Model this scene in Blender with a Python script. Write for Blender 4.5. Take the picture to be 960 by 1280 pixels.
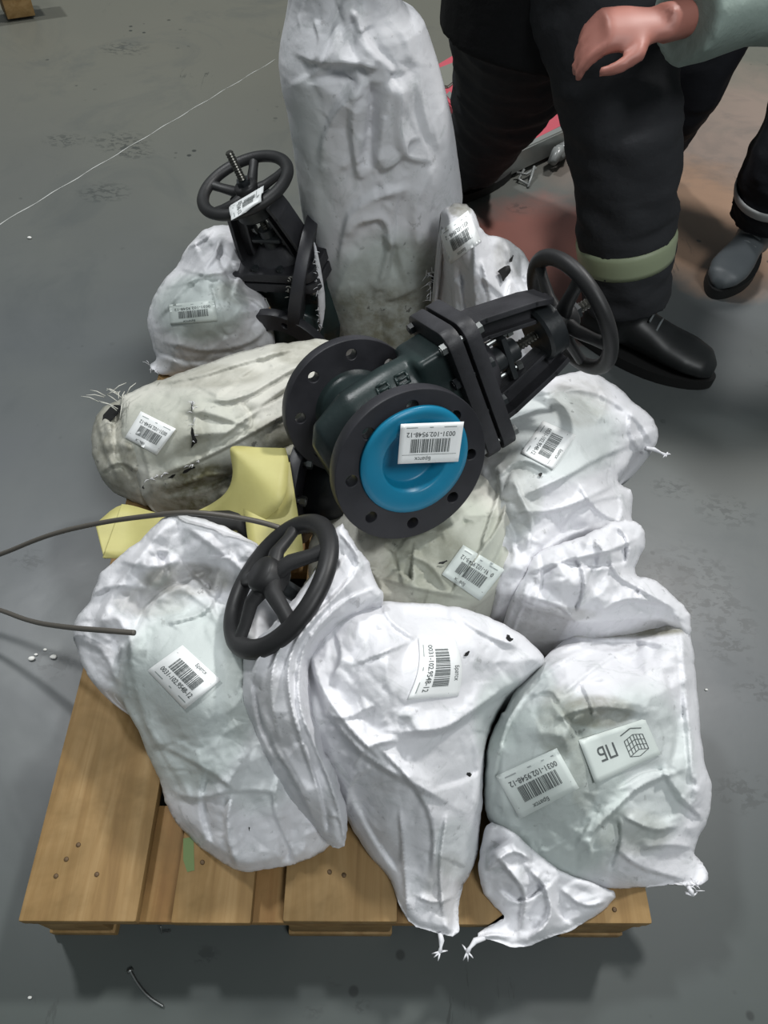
import bpy, bmesh, math, random
import numpy as np
from mathutils import Vector, Matrix, noise
from mathutils.geometry import delaunay_2d_cdt
from mathutils.bvhtree import BVHTree

random.seed(7); rng = np.random.default_rng(11)
for o in list(bpy.data.objects): bpy.data.objects.remove(o)
S = bpy.context.scene
COL = S.collection

# ------------------------------------------------------------------ camera
F_PX = 925.7
PITCH, ROLL, YAW = 0.93437, 0.08025, 0.06613
CAM = np.array([0.40436, -0.13722, 1.20393])
cp, sp = math.cos(PITCH), math.sin(PITCH)
FW = np.array([math.sin(YAW)*cp, math.cos(YAW)*cp, -sp])
_r = np.array([math.cos(YAW), -math.sin(YAW), 0.0]); _u = np.cross(_r, FW)
RT = math.cos(ROLL)*_r + math.sin(ROLL)*_u
UP = -math.sin(ROLL)*_r + math.cos(ROLL)*_u
cd = bpy.data.cameras.new('camera'); cam = bpy.data.objects.new('camera', cd); COL.objects.link(cam)
cd.sensor_fit = 'HORIZONTAL'; cd.sensor_width = 36.0; cd.lens = 36.0*F_PX/960.0
cd.clip_start = 0.02; cd.clip_end = 100
M4 = Matrix(((RT[0], UP[0], -FW[0], CAM[0]), (RT[1], UP[1], -FW[1], CAM[1]), (RT[2], UP[2], -FW[2], CAM[2]), (0, 0, 0, 1)))
cam.matrix_world = M4
S.camera = cam

# ------------------------------------------------------------------ world, lights, exposure
S.view_settings.view_transform = 'Standard'; S.view_settings.look = 'None'
S.view_settings.gamma = 1.0; S.view_settings.use_curve_mapping = False
S.view_settings.exposure = -0.16
w = bpy.data.worlds.new('hall_air'); S.world = w; w.use_nodes = True
w.node_tree.nodes['Background'].inputs[0].default_value = (0.80, 0.90, 0.92, 1)
w.node_tree.nodes['Background'].inputs[1].default_value = 0.19
def area_light(name, loc, target, size, power, color=(1, 1, 1), size_y=None):
    l = bpy.data.lights.new(name, 'AREA'); l.energy = power; l.color = color; l.size = size
    if size_y: l.shape = 'RECTANGLE'; l.size_y = size_y
    o = bpy.data.objects.new(name, l); COL.objects.link(o); o.location = loc
    o.rotation_euler = (Vector(target)-Vector(loc)).to_track_quat('-Z', 'Y').to_euler()
    return o
area_light('hall_lamp', (3.0, 3.2, 6.0), (0.4, 0.6, 0), 0.5, 330, (1.0, 0.99, 0.97))
area_light('hall_lamp', (-2.1, 3.0, 6.0), (0.4, 0.6, 0), 0.5, 230, (0.97, 0.99, 1.0))
area_light('hall_lamp', (2.2, -2.2, 5.4), (0.4, 0.9, 0), 1.5, 165, (0.96, 0.99, 1.0))

# ------------------------------------------------------------------ helpers: measuring from the photograph
def raydir(px, py):
    px = np.asarray(px, float); py = np.asarray(py, float)
    return FW + ((px-480)/F_PX)[..., None]*RT - ((py-640)/F_PX)[..., None]*UP
def un(px, py, z):                 # point at height z
    d = raydir(px, py); t = (z-CAM[2])/d[..., 2]
    return CAM + t[..., None]*d
def uny(px, py, Y):                # point on the vertical plane y = Y
    d = raydir(px, py); t = (Y-CAM[1])/d[..., 1]
    return CAM + t[..., None]*d
def ud(px, py, dep): return CAM + dep*raydir(px, py)
def proj(P):
    d = np.asarray(P)-CAM; z = d@FW
    return 480+F_PX*(d@RT)/z, 640-F_PX*(d@UP)/z
def V(*a): return np.array(a, float)

# ------------------------------------------------------------------ helpers: objects
W = {}
def link(name, me, parent=None, mat=None, world=True):
    o = bpy.data.objects.new(name, me); COL.objects.link(o)
    if parent is not None:
        o.parent = parent
        PM = W[parent.name]
        if world: me.transform(PM.inverted())
        W[o.name] = PM
    else: W[o.name] = Matrix.Identity(4)
    if mat is not None:
        me.materials.clear(); me.materials.append(mat)
    return o
def mesh(verts, faces, smooth=True):
    me = bpy.data.meshes.new('m'); me.from_pydata([tuple(map(float, v)) for v in verts], [], [tuple(int(i) for i in f) for f in faces])
    me.validate(); 
    if smooth: me.polygons.foreach_set('use_smooth', [True]*len(me.polygons))
    me.update(); return me
def tag(o, label, cat, group=None):
    o['label'] = label; o['category'] = cat
    if group: o['group'] = group
    return o
def empty(name, M, label, cat, group=None):
    o = bpy.data.objects.new(name, None); COL.objects.link(o); o.empty_display_size = .05
    if not isinstance(M, Matrix): M = Matrix.Translation(Vector(M))
    o.matrix_world = M; W[o.name] = M.copy()
    return tag(o, label, cat, group)
def bm_mesh(bm, smooth=True):
    bmesh.ops.recalc_face_normals(bm, faces=bm.faces)
    me = bpy.data.meshes.new('m'); bm.to_mesh(me); bm.free()
    me.polygons.foreach_set('use_smooth', [smooth]*len(me.polygons)); return me
def autosharp(me, deg=35):
    bm = bmesh.new(); bm.from_mesh(me); a = math.radians(deg)
    for e in bm.edges:
        if len(e.link_faces) == 2 and e.calc_face_angle(0) > a: e.smooth = False
    bm.to_mesh(me); bm.free(); me.polygons.foreach_set('use_smooth', [True]*len(me.polygons)); return me

def frame(d):
    d = Vector(d).normalized(); a = Vector((0, 0, 1)) if abs(d.z) < .9 else Vector((1, 0, 0))
    x = a.cross(d).normalized(); return x, d.cross(x)
def b_tube(bm, pts, rad, n=12, cap=True, squash=None, xref=None):
    """loft round rings along pts; rad number or list; squash (sx, sy) or list of them in the ring frame"""
    pts = [Vector(p) for p in pts]; N = len(pts)
    if not hasattr(rad, '__len__'): rad = [rad]*N
    rings = []; px = None
    for i, p in enumerate(pts):
        d = (pts[min(i+1, N-1)]-pts[max(i-1, 0)]).normalized()
        if px is None:
            if xref is not None:
                x = Vector(xref); x = (x-d*x.dot(d)).normalized(); y = d.cross(x)
            else: x, y = frame(d)
        else:
            x = (px-d*px.dot(d)).normalized(); y = d.cross(x)
        px = x
        s = (1, 1) if squash is None else (squash[i] if hasattr(squash[0], '__len__') else squash)
        rings.append([bm.verts.new(p+(x*math.cos(2*math.pi*k/n)*s[0]+y*math.sin(2*math.pi*k/n)*s[1])*rad[i]) for k in range(n)])
    for a, b in zip(rings, rings[1:]):
        for k in range(n): bm.faces.new((a[k], a[(k+1) % n], b[(k+1) % n], b[k]))
    if cap: bm.faces.new(rings[0][::-1]); bm.faces.new(rings[-1])
    return rings
def b_box(bm, c, s, M=None, bev=0.0):
    c = Vector(c); r = bmesh.ops.create_cube(bm, size=1.0)
    for v in r['verts']:
        v.co = Vector((v.co.x*s[0], v.co.y*s[1], v.co.z*s[2]))
        if M is not None: v.co = M @ v.co
        v.co += c
    if bev:
        ed = list({e for v in r['verts'] for e in v.link_edges})
        bmesh.ops.bevel(bm, geom=ed, offset=bev, segments=2, affect='EDGES', profile=.6)
def b_torus(bm, R, r, z=0, n=56, m=12, sq=1.0):
    vs = []
    for i in range(n):
        a = 2*math.pi*i/n
        vs.append([bm.verts.new(((R+r*math.cos(2*math.pi*k/m))*math.cos(a), (R+r*math.cos(2*math.pi*k/m))*math.sin(a), z+sq*r*math.sin(2*math.pi*k/m))) for k in range(m)])
    for i in range(n):
        for k in range(m): bm.faces.new((vs[i][k], vs[(i+1) % n][k], vs[(i+1) % n][(k+1) % m], vs[i][(k+1) % m]))
def b_ball(bm, c, r, s=(1, 1, 1), u=16, v=10):
    q = bmesh.ops.create_uvsphere(bm, u_segments=u, v_segments=v, radius=r)
    for x in q['verts']: x.co = Vector((x.co.x*s[0], x.co.y*s[1], x.co.z*s[2]))+Vector(c)
def remesh(bm, voxel, smooth=2):
    me = bm_mesh(bm); o = bpy.data.objects.new('tmp', me); COL.objects.link(o)
    m = o.modifiers.new('r', 'REMESH'); m.mode = 'VOXEL'; m.voxel_size = voxel; m.use_smooth_shade = True
    if smooth:
        s = o.modifiers.new('s', 'SMOOTH'); s.iterations = smooth; s.factor = .6
    dg = bpy.context.evaluated_depsgraph_get()
    out = bpy.data.meshes.new_from_object(o.evaluated_get(dg)); bpy.data.objects.remove(o)
    out.polygons.foreach_set('use_smooth', [True]*len(out.polygons)); return out
def curve2d(splines, extrude, bevel=0.0):
    """flat plate with holes: closed splines filled and extruded"""
    c = bpy.data.curves.new('c', 'CURVE'); c.dimensions = '2D'; c.fill_mode = 'BOTH'; c.extrude = extrude/2; c.bevel_depth = bevel; c.bevel_resolution = 1
    for pts in splines:
        s = c.splines.new('POLY'); s.points.add(len(pts)-1)
        for i, p in enumerate(pts): s.points[i].co = (p[0], p[1], 0, 1)
        s.use_cyclic_u = True
    o = bpy.data.objects.new('tmp', c); COL.objects.link(o)
    dg = bpy.context.evaluated_depsgraph_get(); me = bpy.data.meshes.new_from_object(o.evaluated_get(dg))
    bpy.data.objects.remove(o); return autosharp(me, 30)
def circ(r, n=48, c=(0, 0)): return [(c[0]+r*math.cos(2*math.pi*k/n), c[1]+r*math.sin(2*math.pi*k/n)) for k in range(n)]

# ------------------------------------------------------------------ helpers: materials
def srgb(h):
    h = h.lstrip('#'); c = [int(h[i:i+2], 16)/255 for i in (0, 2, 4)]
    return tuple((x/12.92 if x <= .04045 else ((x+.055)/1.055)**2.4) for x in c)+(1,)
class Mat:
    def __init__(s, name, color=(.5, .5, .5, 1), rough=.5, metal=0.0, spec=.5):
        s.m = bpy.data.materials.new(name); s.m.use_nodes = True; s.t = s.m.node_tree; s.n = s.t.nodes
        s.b = s.n['Principled BSDF']; s.set('Base Color', color); s.set('Roughness', rough); s.set('Metallic', metal); s.set('Specular IOR Level', spec)
    def set(s, k, v): s.b.inputs[k].default_value = v
    def node(s, t, **kw):
        x = s.n.new(t)
        for k, v in kw.items():
            if k.startswith('i_'):
                x.inputs[k[2:].replace('_', ' ')].default_value = v
            else: setattr(x, k, v)
        return x
    def l(s, a, b): s.t.links.new(a, b)
    def coord(s, kind='Object', scale=(1, 1, 1), rot=(0, 0, 0), loc=(0, 0, 0)):
        t = s.node('ShaderNodeTexCoord'); m = s.node('ShaderNodeMapping')
        m.inputs['Scale'].default_value = scale; m.inputs['Rotation'].default_value = rot; m.inputs['Location'].default_value = loc
        s.l(t.outputs[kind], m.inputs[0]); return m.outputs[0]
    def noise(s, vec, scale, detail=4, rough=.55, dist=0.0):
        x = s.node('ShaderNodeTexNoise'); x.inputs['Scale'].default_value = scale; x.inputs['Detail'].default_value = detail
        x.inputs['Roughness'].default_value = rough; x.inputs['Distortion'].default_value = dist; s.l(vec, x.inputs['Vector']); return x.outputs['Fac']
    def ramp(s, fac, stops):
        x = s.node('ShaderNodeValToRGB'); e = x.color_ramp.elements
        while len(e) < len(stops): e.new(.5)
        for i, (p, c) in enumerate(stops):
            e[i].position = p; e[i].color = c if hasattr(c, '__len__') else (c, c, c, 1)
        s.l(fac, x.inputs[0]); return x.outputs[0]
    def mix(s, fac, a, b, mode='MIX'):
        x = s.node('ShaderNodeMix', data_type='RGBA', blend_type=mode)
        for i, q in ((0, fac), (6, a), (7, b)):
            if hasattr(q, 'links'): s.l(q, x.inputs[i])
            else: x.inputs[i].default_value = q
        return x.outputs[2]
    def math(s, op, a, b=0.0, clamp=False):
        x = s.node('ShaderNodeMath', operation=op); x.use_clamp = clamp
        for i, q in ((0, a), (1, b)):
            if hasattr(q, 'links'): s.l(q, x.inputs[i])
            else: x.inputs[i].default_value = q
        return x.outputs[0]
    def bump(s, h, strength=.3, dist=.002, prev=None):
        x = s.node('ShaderNodeBump'); x.inputs['Strength'].default_value = strength; x.inputs['Distance'].default_value = dist
        s.l(h, x.inputs['Height'])
        if prev is not None: s.l(prev, x.inputs['Normal'])
        s.l(x.outputs[0], s.b.inputs['Normal']); return x.outputs[0]
    def attr(s, name):
        x = s.node('ShaderNodeAttribute', attribute_name=name); return x.outputs['Fac']

def sack_material(name, white, clear, dirt_shade_c):
    M = Mat(name, rough=.5, spec=.3)
    c = M.coord('Object')
    n1 = M.noise(c, 9, 5, .6, .4); n2 = M.noise(c, 45, 4, .65); n3 = M.noise(c, 240, 2, .5)
    base = M.mix(M.math('MULTIPLY', n1, .5), white, tuple(x*.86 for x in white[:3])+(1,))
    cl = M.math('MULTIPLY', M.attr('clear'), M.math('ADD', .75, M.math('MULTIPLY', n1, .5)), True)
    base = M.mix(cl, base, clear)
    dn = M.ramp(M.math('ADD', M.math('MULTIPLY', n1, .55), M.math('MULTIPLY', n2, .5)), [(.38, 0.0), (.62, 1.0)])
    dd = M.math('MULTIPLY', M.attr('dirt'), M.math('ADD', .35, M.math('MULTIPLY', dn, .75)), True)
    base = M.mix(dd, base, dirt_shade_c)
    gr = M.ramp(M.noise(c, 22, 5, .7, 1.0), [(.54, 0.0), (.72, 1.0)]); base = M.mix(M.math('MULTIPLY', gr, .42), base, tuple(x*.62 for x in clear[:3])+(1,))
    # scattered small black scuffs, denser where dirty
    sp_ = M.ramp(n2, [(.30, 1.0), (.36, 0.0)])
    sc = M.math('MULTIPLY', sp_, M.math('ADD', .30, M.math('MULTIPLY', M.attr('dirt'), .7)), True)
    base = M.mix(sc, base, (.09, .09, .08, 1))
    M.l(base, M.b.inputs['Base Color'])
    # weave of the tape fabric
    wv = M.node('ShaderNodeTexWave', wave_type='BANDS'); wv.inputs['Scale'].default_value = 260; M.l(c, wv.inputs[0])
    rn = M.node('ShaderNodeTexNoise', noise_type='RIDGED_MULTIFRACTAL'); rn.inputs['Scale'].default_value = 11; rn.inputs['Detail'].default_value = 3; rn.inputs['Distortion'].default_value = .6; M.l(c, rn.inputs['Vector'])
    rn2 = M.node('ShaderNodeTexNoise', noise_type='RIDGED_MULTIFRACTAL'); rn2.inputs['Scale'].default_value = 34; rn2.inputs['Detail'].default_value = 2; rn2.inputs['Distortion'].default_value = .8; M.l(c, rn2.inputs['Vector'])
    b0 = M.bump(rn.outputs['Fac'], .55, .005); b00 = M.bump(rn2.outputs['Fac'], .35, .0016, b0)
    b1 = M.bump(n2, .3, .003, b00)
    b2 = M.bump(n3, .25, .0006, b1); M.bump(wv.outputs['Fac'], .08, .0004, b2)
    M.set('Subsurface Weight', 0.0)
    return M.m
mSack = sack_material('sack_white', srgb('#dfdfe3'), srgb('#b9c3bf'), srgb('#6d6a56'))
mSackGrey = sack_material('sack_dirty', srgb('#c9c8bf'), srgb('#a9afa2'), srgb('#5a573f'))

def iron_material(name, c1, c2, rough, bump=.25, scale=120):
    M = Mat(name, rough=rough, spec=.45); c = M.coord('Object')
    n = M.noise(c, scale, 4, .6); n2 = M.noise(c, 14, 3, .5)
    M.l(M.mix(M.ramp(n2, [(.35, 0.0), (.7, 1.0)]), c1, c2), M.b.inputs['Base Color'])
    M.bump(n, bump, .0015)
    M.l(M.math('ADD', rough-.1, M.math('MULTIPLY', n2, .2)), M.b.inputs['Roughness']); return M.m
mIron = iron_material('cast_iron_black', srgb('#1b1e21'), srgb('#2b2f31'), .42)
mIronGreen = iron_material('cast_iron_body', srgb('#1a2425'), srgb('#273534'), .38)
mFlange = iron_material('flange_paint', srgb('#252529'), srgb('#333338'), .45, .15)
mWheel = iron_material('handwheel_paint', srgb('#1e1e1f'), srgb('#2c2c2d'), .5, .12)
mYoke = iron_material('yoke_rough_paint', srgb('#222225'), srgb('#37373b'), .5, .6, 70)
mSteel = Mat('bolt_steel', srgb('#8f9190'), .35, .9).m
mThread = Mat('stem_steel', srgb('#55544f'), .35, .8).m
mBlue = Mat('blue_plastic', srgb('#1489ad'), .38)
_c = mBlue.coord('Object'); mBlue.l(mBlue.mix(mBlue.noise(_c, 20, 3), srgb('#0c6e91'), srgb('#1480a3')), mBlue.b.inputs['Base Color']); mBlue = mBlue.m
mPaper = Mat('label_paper', srgb('#f1f3f3'), .4).m
mPaperG = Mat('label_paper_under_film', srgb('#d3dbd7'), .4).m
mInk = Mat('label_ink', srgb('#5d6262'), .5).m
mInkD = Mat('label_ink_faint', srgb('#9aa1a0'), .5).m
mDark = Mat('dark_inside', srgb('#0b0b0b'), .7).m
mCable = Mat('cable_sheath', srgb('#55514b'), .45).m
mFoam = Mat('white_foam', srgb('#d8d8d4'), .8).m
M = Mat('yellow_paper', srgb('#d3cf7c'), .55); _c = M.coord('Object')
M.l(M.mix(M.noise(_c, 14, 4), srgb('#c2be7e'), srgb('#a59c5c')), M.b.inputs['Base Color']); M.bump(M.noise(_c, 60, 3), .15, .002); mYellow = M.m

def wood_material(name, a, b, c_):
    M = Mat(name, rough=.6, spec=.3)
    c = M.coord('Object', scale=(26, 1.6, 26)); cc = M.coord('Object')
    ri = M.node('ShaderNodeObjectInfo')
    off = M.node('ShaderNodeVectorMath', operation='ADD'); M.l(c, off.inputs[0])
    cmb = M.node('ShaderNodeCombineXYZ'); M.l(M.math('MULTIPLY', ri.outputs['Random'], 50), cmb.inputs[0]); M.l(M.math('MULTIPLY', ri.outputs['Random'], 31), cmb.inputs[1]); M.l(cmb.outputs[0], off.inputs[1])
    g = M.noise(off.outputs[0], 1.0, 8, .6, 1.6); st = M.noise(cc, 9, 4, .6, .5); fine = M.noise(off.outputs[0], 5, 4, .7)
    base = M.ramp(g, [(.3, a), (.55, b), (.75, c_)])
    base = M.mix(M.math('MULTIPLY', M.ramp(st, [(.46, 0.0), (.66, 1.0)]), .6), base, srgb('#5f4c2e'))
    base = M.mix(M.math('MULTIPLY', fine, .35), base, srgb('#80683f'))
    base = M.mix(M.math('MULTIPLY', ri.outputs['Random'], .25), base, srgb('#8a6d40'))
    M.l(base, M.b.inputs['Base Color']); M.bump(fine, .3, .0012); M.set('Specular IOR Level', .2); return M.m
mWood = wood_material('pallet_wood', srgb('#a08660'), srgb('#8a6f4a'), srgb('#6a5034'))
mWoodEnd = wood_material('pallet_wood_red', srgb('#a06a3c'), srgb('#7d4b2a'), srgb('#5c3420'))
mWoodX = wood_material('pallet_wood_light', srgb('#a3855a'), srgb('#8f6c45'), srgb('#6f4c31'))

# floor: worn grey coating, soft red-brown patches beyond the pallet
M = Mat('floor_coating', rough=.35, spec=.4)
c = M.coord('Object')
big = M.noise(c, .8, 4, .55, .3); mid = M.noise(c, 4, 5, .6, .5); fine = M.noise(c, 60, 4, .6)
base = M.ramp(big, [(.35, srgb('#4d5154')), (.55, srgb('#545857')), (.7, srgb('#5d5f5b'))])
sep = M.node('ShaderNodeSeparateXYZ'); M.l(c, sep.inputs[0])
X_, Y_ = sep.outputs[0], sep.outputs[1]
olive = M.math('DIVIDE', M.math('SUBTRACT', Y_, 1.2), 1.6, True)            # the coating turns olive farther back
base = M.mix(M.math('MULTIPLY', olive, .75), base, srgb('#67665b'))
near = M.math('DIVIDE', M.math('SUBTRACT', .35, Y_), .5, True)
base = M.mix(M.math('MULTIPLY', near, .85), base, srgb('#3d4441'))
def zone(cx, cy, rx, ry, soft, rot=0.0):
    cr, sr = math.cos(rot), math.sin(rot)
    dx = M.math('SUBTRACT', X_, cx); dy = M.math('SUBTRACT', Y_, cy)
    a = M.math('DIVIDE', M.math('ADD', M.math('MULTIPLY', dx, cr), M.math('MULTIPLY', dy, sr)), rx)
    b = M.math('DIVIDE', M.math('SUBTRACT', M.math('MULTIPLY', dy, cr), M.math('MULTIPLY', dx, sr)), ry)
    q = M.math('ADD', M.math('MULTIPLY', a, a), M.math('MULTIPLY', b, b))
    q = M.math('ADD', q, M.math('MULTIPLY', M.math('SUBTRACT', mid, .5), 1.2))
    return M.math('DIVIDE', M.math('SUBTRACT', 1.0, q), soft, True)
base = M.mix(M.math('MULTIPLY', zone(1.75, 2.2, .8, .75, .8, .5), .75), base, srgb('#8c7a70'))
base = M.mix(M.math('MULTIPLY', zone(1.42, 1.85, .30, .40, .6), .75), base, srgb('#94755d'))
base = M.mix(M.math('MULTIPLY', zone(.93, 1.62, .30, .36, .55), .85), base, srgb('#8f5a50'))
sm = M.ramp(M.noise(c, 2.2, 6, .7, 1.2), [(.52, 0.0), (.68, 1.0)])
base = M.mix(M.math('MULTIPLY', sm, .35), base, srgb('#454a4b'))
sp1 = M.node('ShaderNodeTexVoronoi'); sp1.inputs['Scale'].default_value = 26; M.l(c, sp1.inputs['Vector'])
spots = M.ramp(sp1.outputs['Distance'], [(.14, 1.0), (.22, 0.0)])
gate = M.ramp(M.noise(c, 3.3, 3, .6, .6), [(.60, 0.0), (.66, 1.0)])
base = M.mix(M.math('MULTIPLY', M.math('MULTIPLY', spots, gate), .8), base, srgb('#232726'))
gate2 = M.ramp(M.noise(c, 2.6, 2, .5), [(.62, 0.0), (.70, 1.0)])
scr = M.ramp(M.noise(M.coord('Object', scale=(14, 3, 1), rot=(0, 0, .7)), 4, 5, .7, 1.0), [(.60, 0.0), (.66, 1.0)])
base = M.mix(M.math('MULTIPLY', M.math('MULTIPLY', scr, gate2), .7), base, srgb('#2c302e'))
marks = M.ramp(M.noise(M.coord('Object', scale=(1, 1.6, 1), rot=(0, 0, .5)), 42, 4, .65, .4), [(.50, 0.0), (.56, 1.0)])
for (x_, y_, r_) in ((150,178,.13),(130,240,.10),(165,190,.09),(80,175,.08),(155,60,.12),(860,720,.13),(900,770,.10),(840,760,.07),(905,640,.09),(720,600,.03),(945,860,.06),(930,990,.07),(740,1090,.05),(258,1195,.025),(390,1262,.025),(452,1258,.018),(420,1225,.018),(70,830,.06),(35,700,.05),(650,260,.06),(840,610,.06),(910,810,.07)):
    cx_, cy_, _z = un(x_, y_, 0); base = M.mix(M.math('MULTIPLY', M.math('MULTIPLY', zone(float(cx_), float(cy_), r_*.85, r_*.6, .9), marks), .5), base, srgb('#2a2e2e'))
M.l(base, M.b.inputs['Base Color'])
M.l(M.math('ADD', .26, M.math('MULTIPLY', mid, .3)), M.b.inputs['Roughness'])
M.bump(fine, .08, .0008); mFloor = M.m

# ------------------------------------------------------------------ the setting
bm = bmesh.new()
vs = [bm.verts.new(p) for p in ((-6, -4, 0), (8, -4, 0), (8, 10, 0), (-6, 10, 0))]; bm.faces.new(vs)
vb = [bm.verts.new(p) for p in ((-6, -4, -.1), (8, -4, -.1), (8, 10, -.1), (-6, 10, -.1))]; bm.faces.new(vb[::-1])
for i in range(4): bm.faces.new((vs[i], vb[i], vb[(i+1) % 4], vs[(i+1) % 4]))
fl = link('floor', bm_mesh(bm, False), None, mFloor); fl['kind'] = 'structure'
a = un(-260, 436, 0); b = un(345, 74, 0); d = (b-a)/np.linalg.norm(b-a); nrm = V(-d[1], d[0], 0)
pts = []
for i in range(60):
    t = i/59; p = a+(b-a)*t+nrm*.002*math.sin(i*1.3); wd = .0018*(1-.5*t)+.0006*math.sin(i*2.1)
    pts += [p-nrm*wd+V(0, 0, .0006), p+nrm*wd+V(0, 0, .0006)]
o = link('trim_1', mesh(pts, [(2*i, 2*i+2, 2*i+3, 2*i+1) for i in range(59)]), None, Mat('joint_line', srgb('#a9aba8'), .7).m); o['kind'] = 'structure'

# ------------------------------------------------------------------ pallet
pal = empty('pallet', (0.4, 0.6, 0), 'wooden pallet carrying the whole heap of wrapped valves', 'pallet')
def board(name, x0, x1, y0, y1, z0, z1, mat, bev=.003, jit=0.0):
    bm = bmesh.new(); b_box(bm, (0, 0, 0), (x1-x0, y1-y0, z1-z0), None, bev)
    for v in bm.verts: v.co += Vector((noise.noise(Vector((v.co.y*3+x0*9, 0, 1)))*jit, noise.noise(Vector((v.co.x*30, y0, 3)))*jit, 0))
    me = autosharp(bm_mesh(bm), 40)
    o = link(name, me, pal, mat, world=False); o.location = Vector(((x0+x1)/2, (y0+y1)/2, (z0+z1)/2))-Vector((.4, .6, 0)); return o
for x0, x1 in ((0, .145), (.1875, .2875), (.3275, .4725), (.5125, .6125), (.655, .8)):
    board('top_board', x0, x1, random.uniform(-.002, .002), 1.2, .122, .144, mWood, .0035, .003)
for y0 in (0.002, .5275, 1.055): board('stringer_board', 0.002, .798, y0, y0+.143, .100, .122, mWoodX if y0 > .1 else mWoodX, .002, .002)
for bx0, bx1 in ((0, .09), (.3275, .4725), (.71, .8)):
    for y0 in (0.004, .5275, 1.055): board('block', bx0+.003, bx1-.003, y0, y0+.14, .022, .100, mWood, .003)
    board('bottom_board', bx0, bx1, 0.001, 1.198, 0, .022, mWood, .003)
nm = bmesh.new(); b_tube(nm, [(0, 0, -.0015), (0, 0, .0008), (0, 0, .0014)], [.003, .003, .002], 12); nm = bm_mesh(nm)
nm.materials.append(Mat('nail_head', srgb('#5d4a34'), .6, .4).m)
for px_, py_ in ((98, 1056), (83, 1074), (70, 1095), (121, 1093), (253, 1078), (412, 1090), (430, 1094), (768, 1137)):
    p = un(px_, py_, .1442); o = link('nail', nm, pal, None, world=False); o.location = Vector(p)-Vector((.4, .6, 0))
# green paint mark on the second board
q = [un(x, y, .1446) for x, y in ((229, 1048), (242, 1046), (243, 1088), (234, 1090), (229, 1075))]
link('paint_mark', mesh(q, [range(5)]), pal, Mat('green_paint', srgb('#64774b'), .8).m)

# ------------------------------------------------------------------ wrapped sacks: draped closed shells
def tps_fit(P, z, lam=1e-3):
    n = len(P); D = np.linalg.norm(P[:, None]-P[None], axis=2)/100
    K = np.where(D > 0, D*D*np.log(D+1e-12), 0)+lam*np.eye(n)
    Q = np.hstack([np.ones((n, 1)), P/100]); A = np.block([[K, Q], [Q.T, np.zeros((3, 3))]])
    s = np.linalg.solve(A, np.concatenate([z, np.zeros(3)]))
    def f(X):
        D = np.linalg.norm(X[:, None]-P[None], axis=2)/100
        return np.where(D > 0, D*D*np.log(D+1e-12), 0)@s[:n]+s[n]+(X/100)@s[n+1:]
    return f
class Tin:
    """creases: random heights joined by flat facets, like crumpled sheet"""
    def __init__(s, box, spacing, stretch=1.0, ang=0.0, seed=0):
        r = np.random.default_rng(seed); s.ca, s.sa, s.st = math.cos(ang), math.sin(ang), stretch
        x0, y0, x1, y1 = box; cs = np.array([[x0, y0], [x1, y0], [x1, y1], [x0, y1]], float); q = s.tr(cs)
        lo = q.min(0)-2*spacing; hi = q.max(0)+2*spacing
        n = int((hi[0]-lo[0])*(hi[1]-lo[1])/spacing**2)+8
        p = lo+r.random((n, 2))*(hi-lo)
        p = np.vstack([p, [[lo[0]-99, lo[1]-99], [hi[0]+99, lo[1]-99], [hi[0]+99, hi[1]+99], [lo[0]-99, hi[1]+99]]])
        h = r.random(len(p))*2-1
        vs, _, fs, _, _, _ = delaunay_2d_cdt([Vector(a) for a in p], [], [], 0, 1e-6)
        s.t = BVHTree.FromPolygons([(v[0], v[1], h[min(i, len(h)-1)]*spacing) for i, v in enumerate(vs)], fs); s.sp = spacing
    def tr(s, X): return np.stack([(X[:, 0]*s.ca+X[:, 1]*s.sa)/s.st, -X[:, 0]*s.sa+X[:, 1]*s.ca], 1)
    def __call__(s, X):
        out = np.zeros(len(X)); Y = s.tr(X); dn = Vector((0, 0, -1))
        for i, (a, b) in enumerate(Y):
            h = s.t.ray_cast(Vector((a, b, 9999)), dn)
            if h[0] is not None: out[i] = h[0].z/s.sp
        return out
def seg_dist(X, A, B):
    d = B-A; L = (d*d).sum()+1e-9; t = np.clip(((X-A)@d)/L, 0, 1)
    return np.linalg.norm(X-(A+t[:, None]*d), axis=1), t
def poly_dist(X, P, closed=True):
    best = np.full(len(X), 1e9); arc = np.zeros(len(X)); side = np.zeros(len(X)); n = len(P); L = 0
    segs = range(n if closed else n-1); tot = sum(np.linalg.norm(P[(i+1) % n]-P[i]) for i in segs)
    for i in segs:
        A, B = P[i], P[(i+1) % n]; d, t = seg_dist(X, A, B); ln = np.linalg.norm(B-A); m = d < best
        best[m] = d[m]; arc[m] = (L+t[m]*ln)/tot
        cr = (B[0]-A[0])*(X[:, 1]-A[1])-(B[1]-A[1])*(X[:, 0]-A[0]); side[m] = np.sign(cr[m]); L += ln
    return best, arc, side
def inside(X, P):
    c = np.zeros(len(X), bool); n = len(P)
    for i in range(n):
        a, b = P[i], P[i-1]; m = (a[1] > X[:, 1]) != (b[1] > X[:, 1])
        with np.errstate(divide='ignore', invalid='ignore'):
            c ^= m & (X[:, 0] < (b[0]-a[0])*(X[:, 1]-a[1])/(b[1]-a[1]+1e-12)+a[0])
    return c
def smooth_line(P, it=2, closed=True):
    P = np.array(P, float)
    for _ in range(it):
        if closed: Q = np.roll(P, -1, 0); P = np.stack([P*.75+Q*.25, P*.25+Q*.75], 1).reshape(-1, P.shape[1])
        else:
            Q = np.stack([P[:-1]*.75+P[1:]*.25, P[:-1]*.25+P[1:]*.75], 1).reshape(-1, P.shape[1]); P = np.vstack([P[:1], Q, P[-1:]])
    return P
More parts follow.
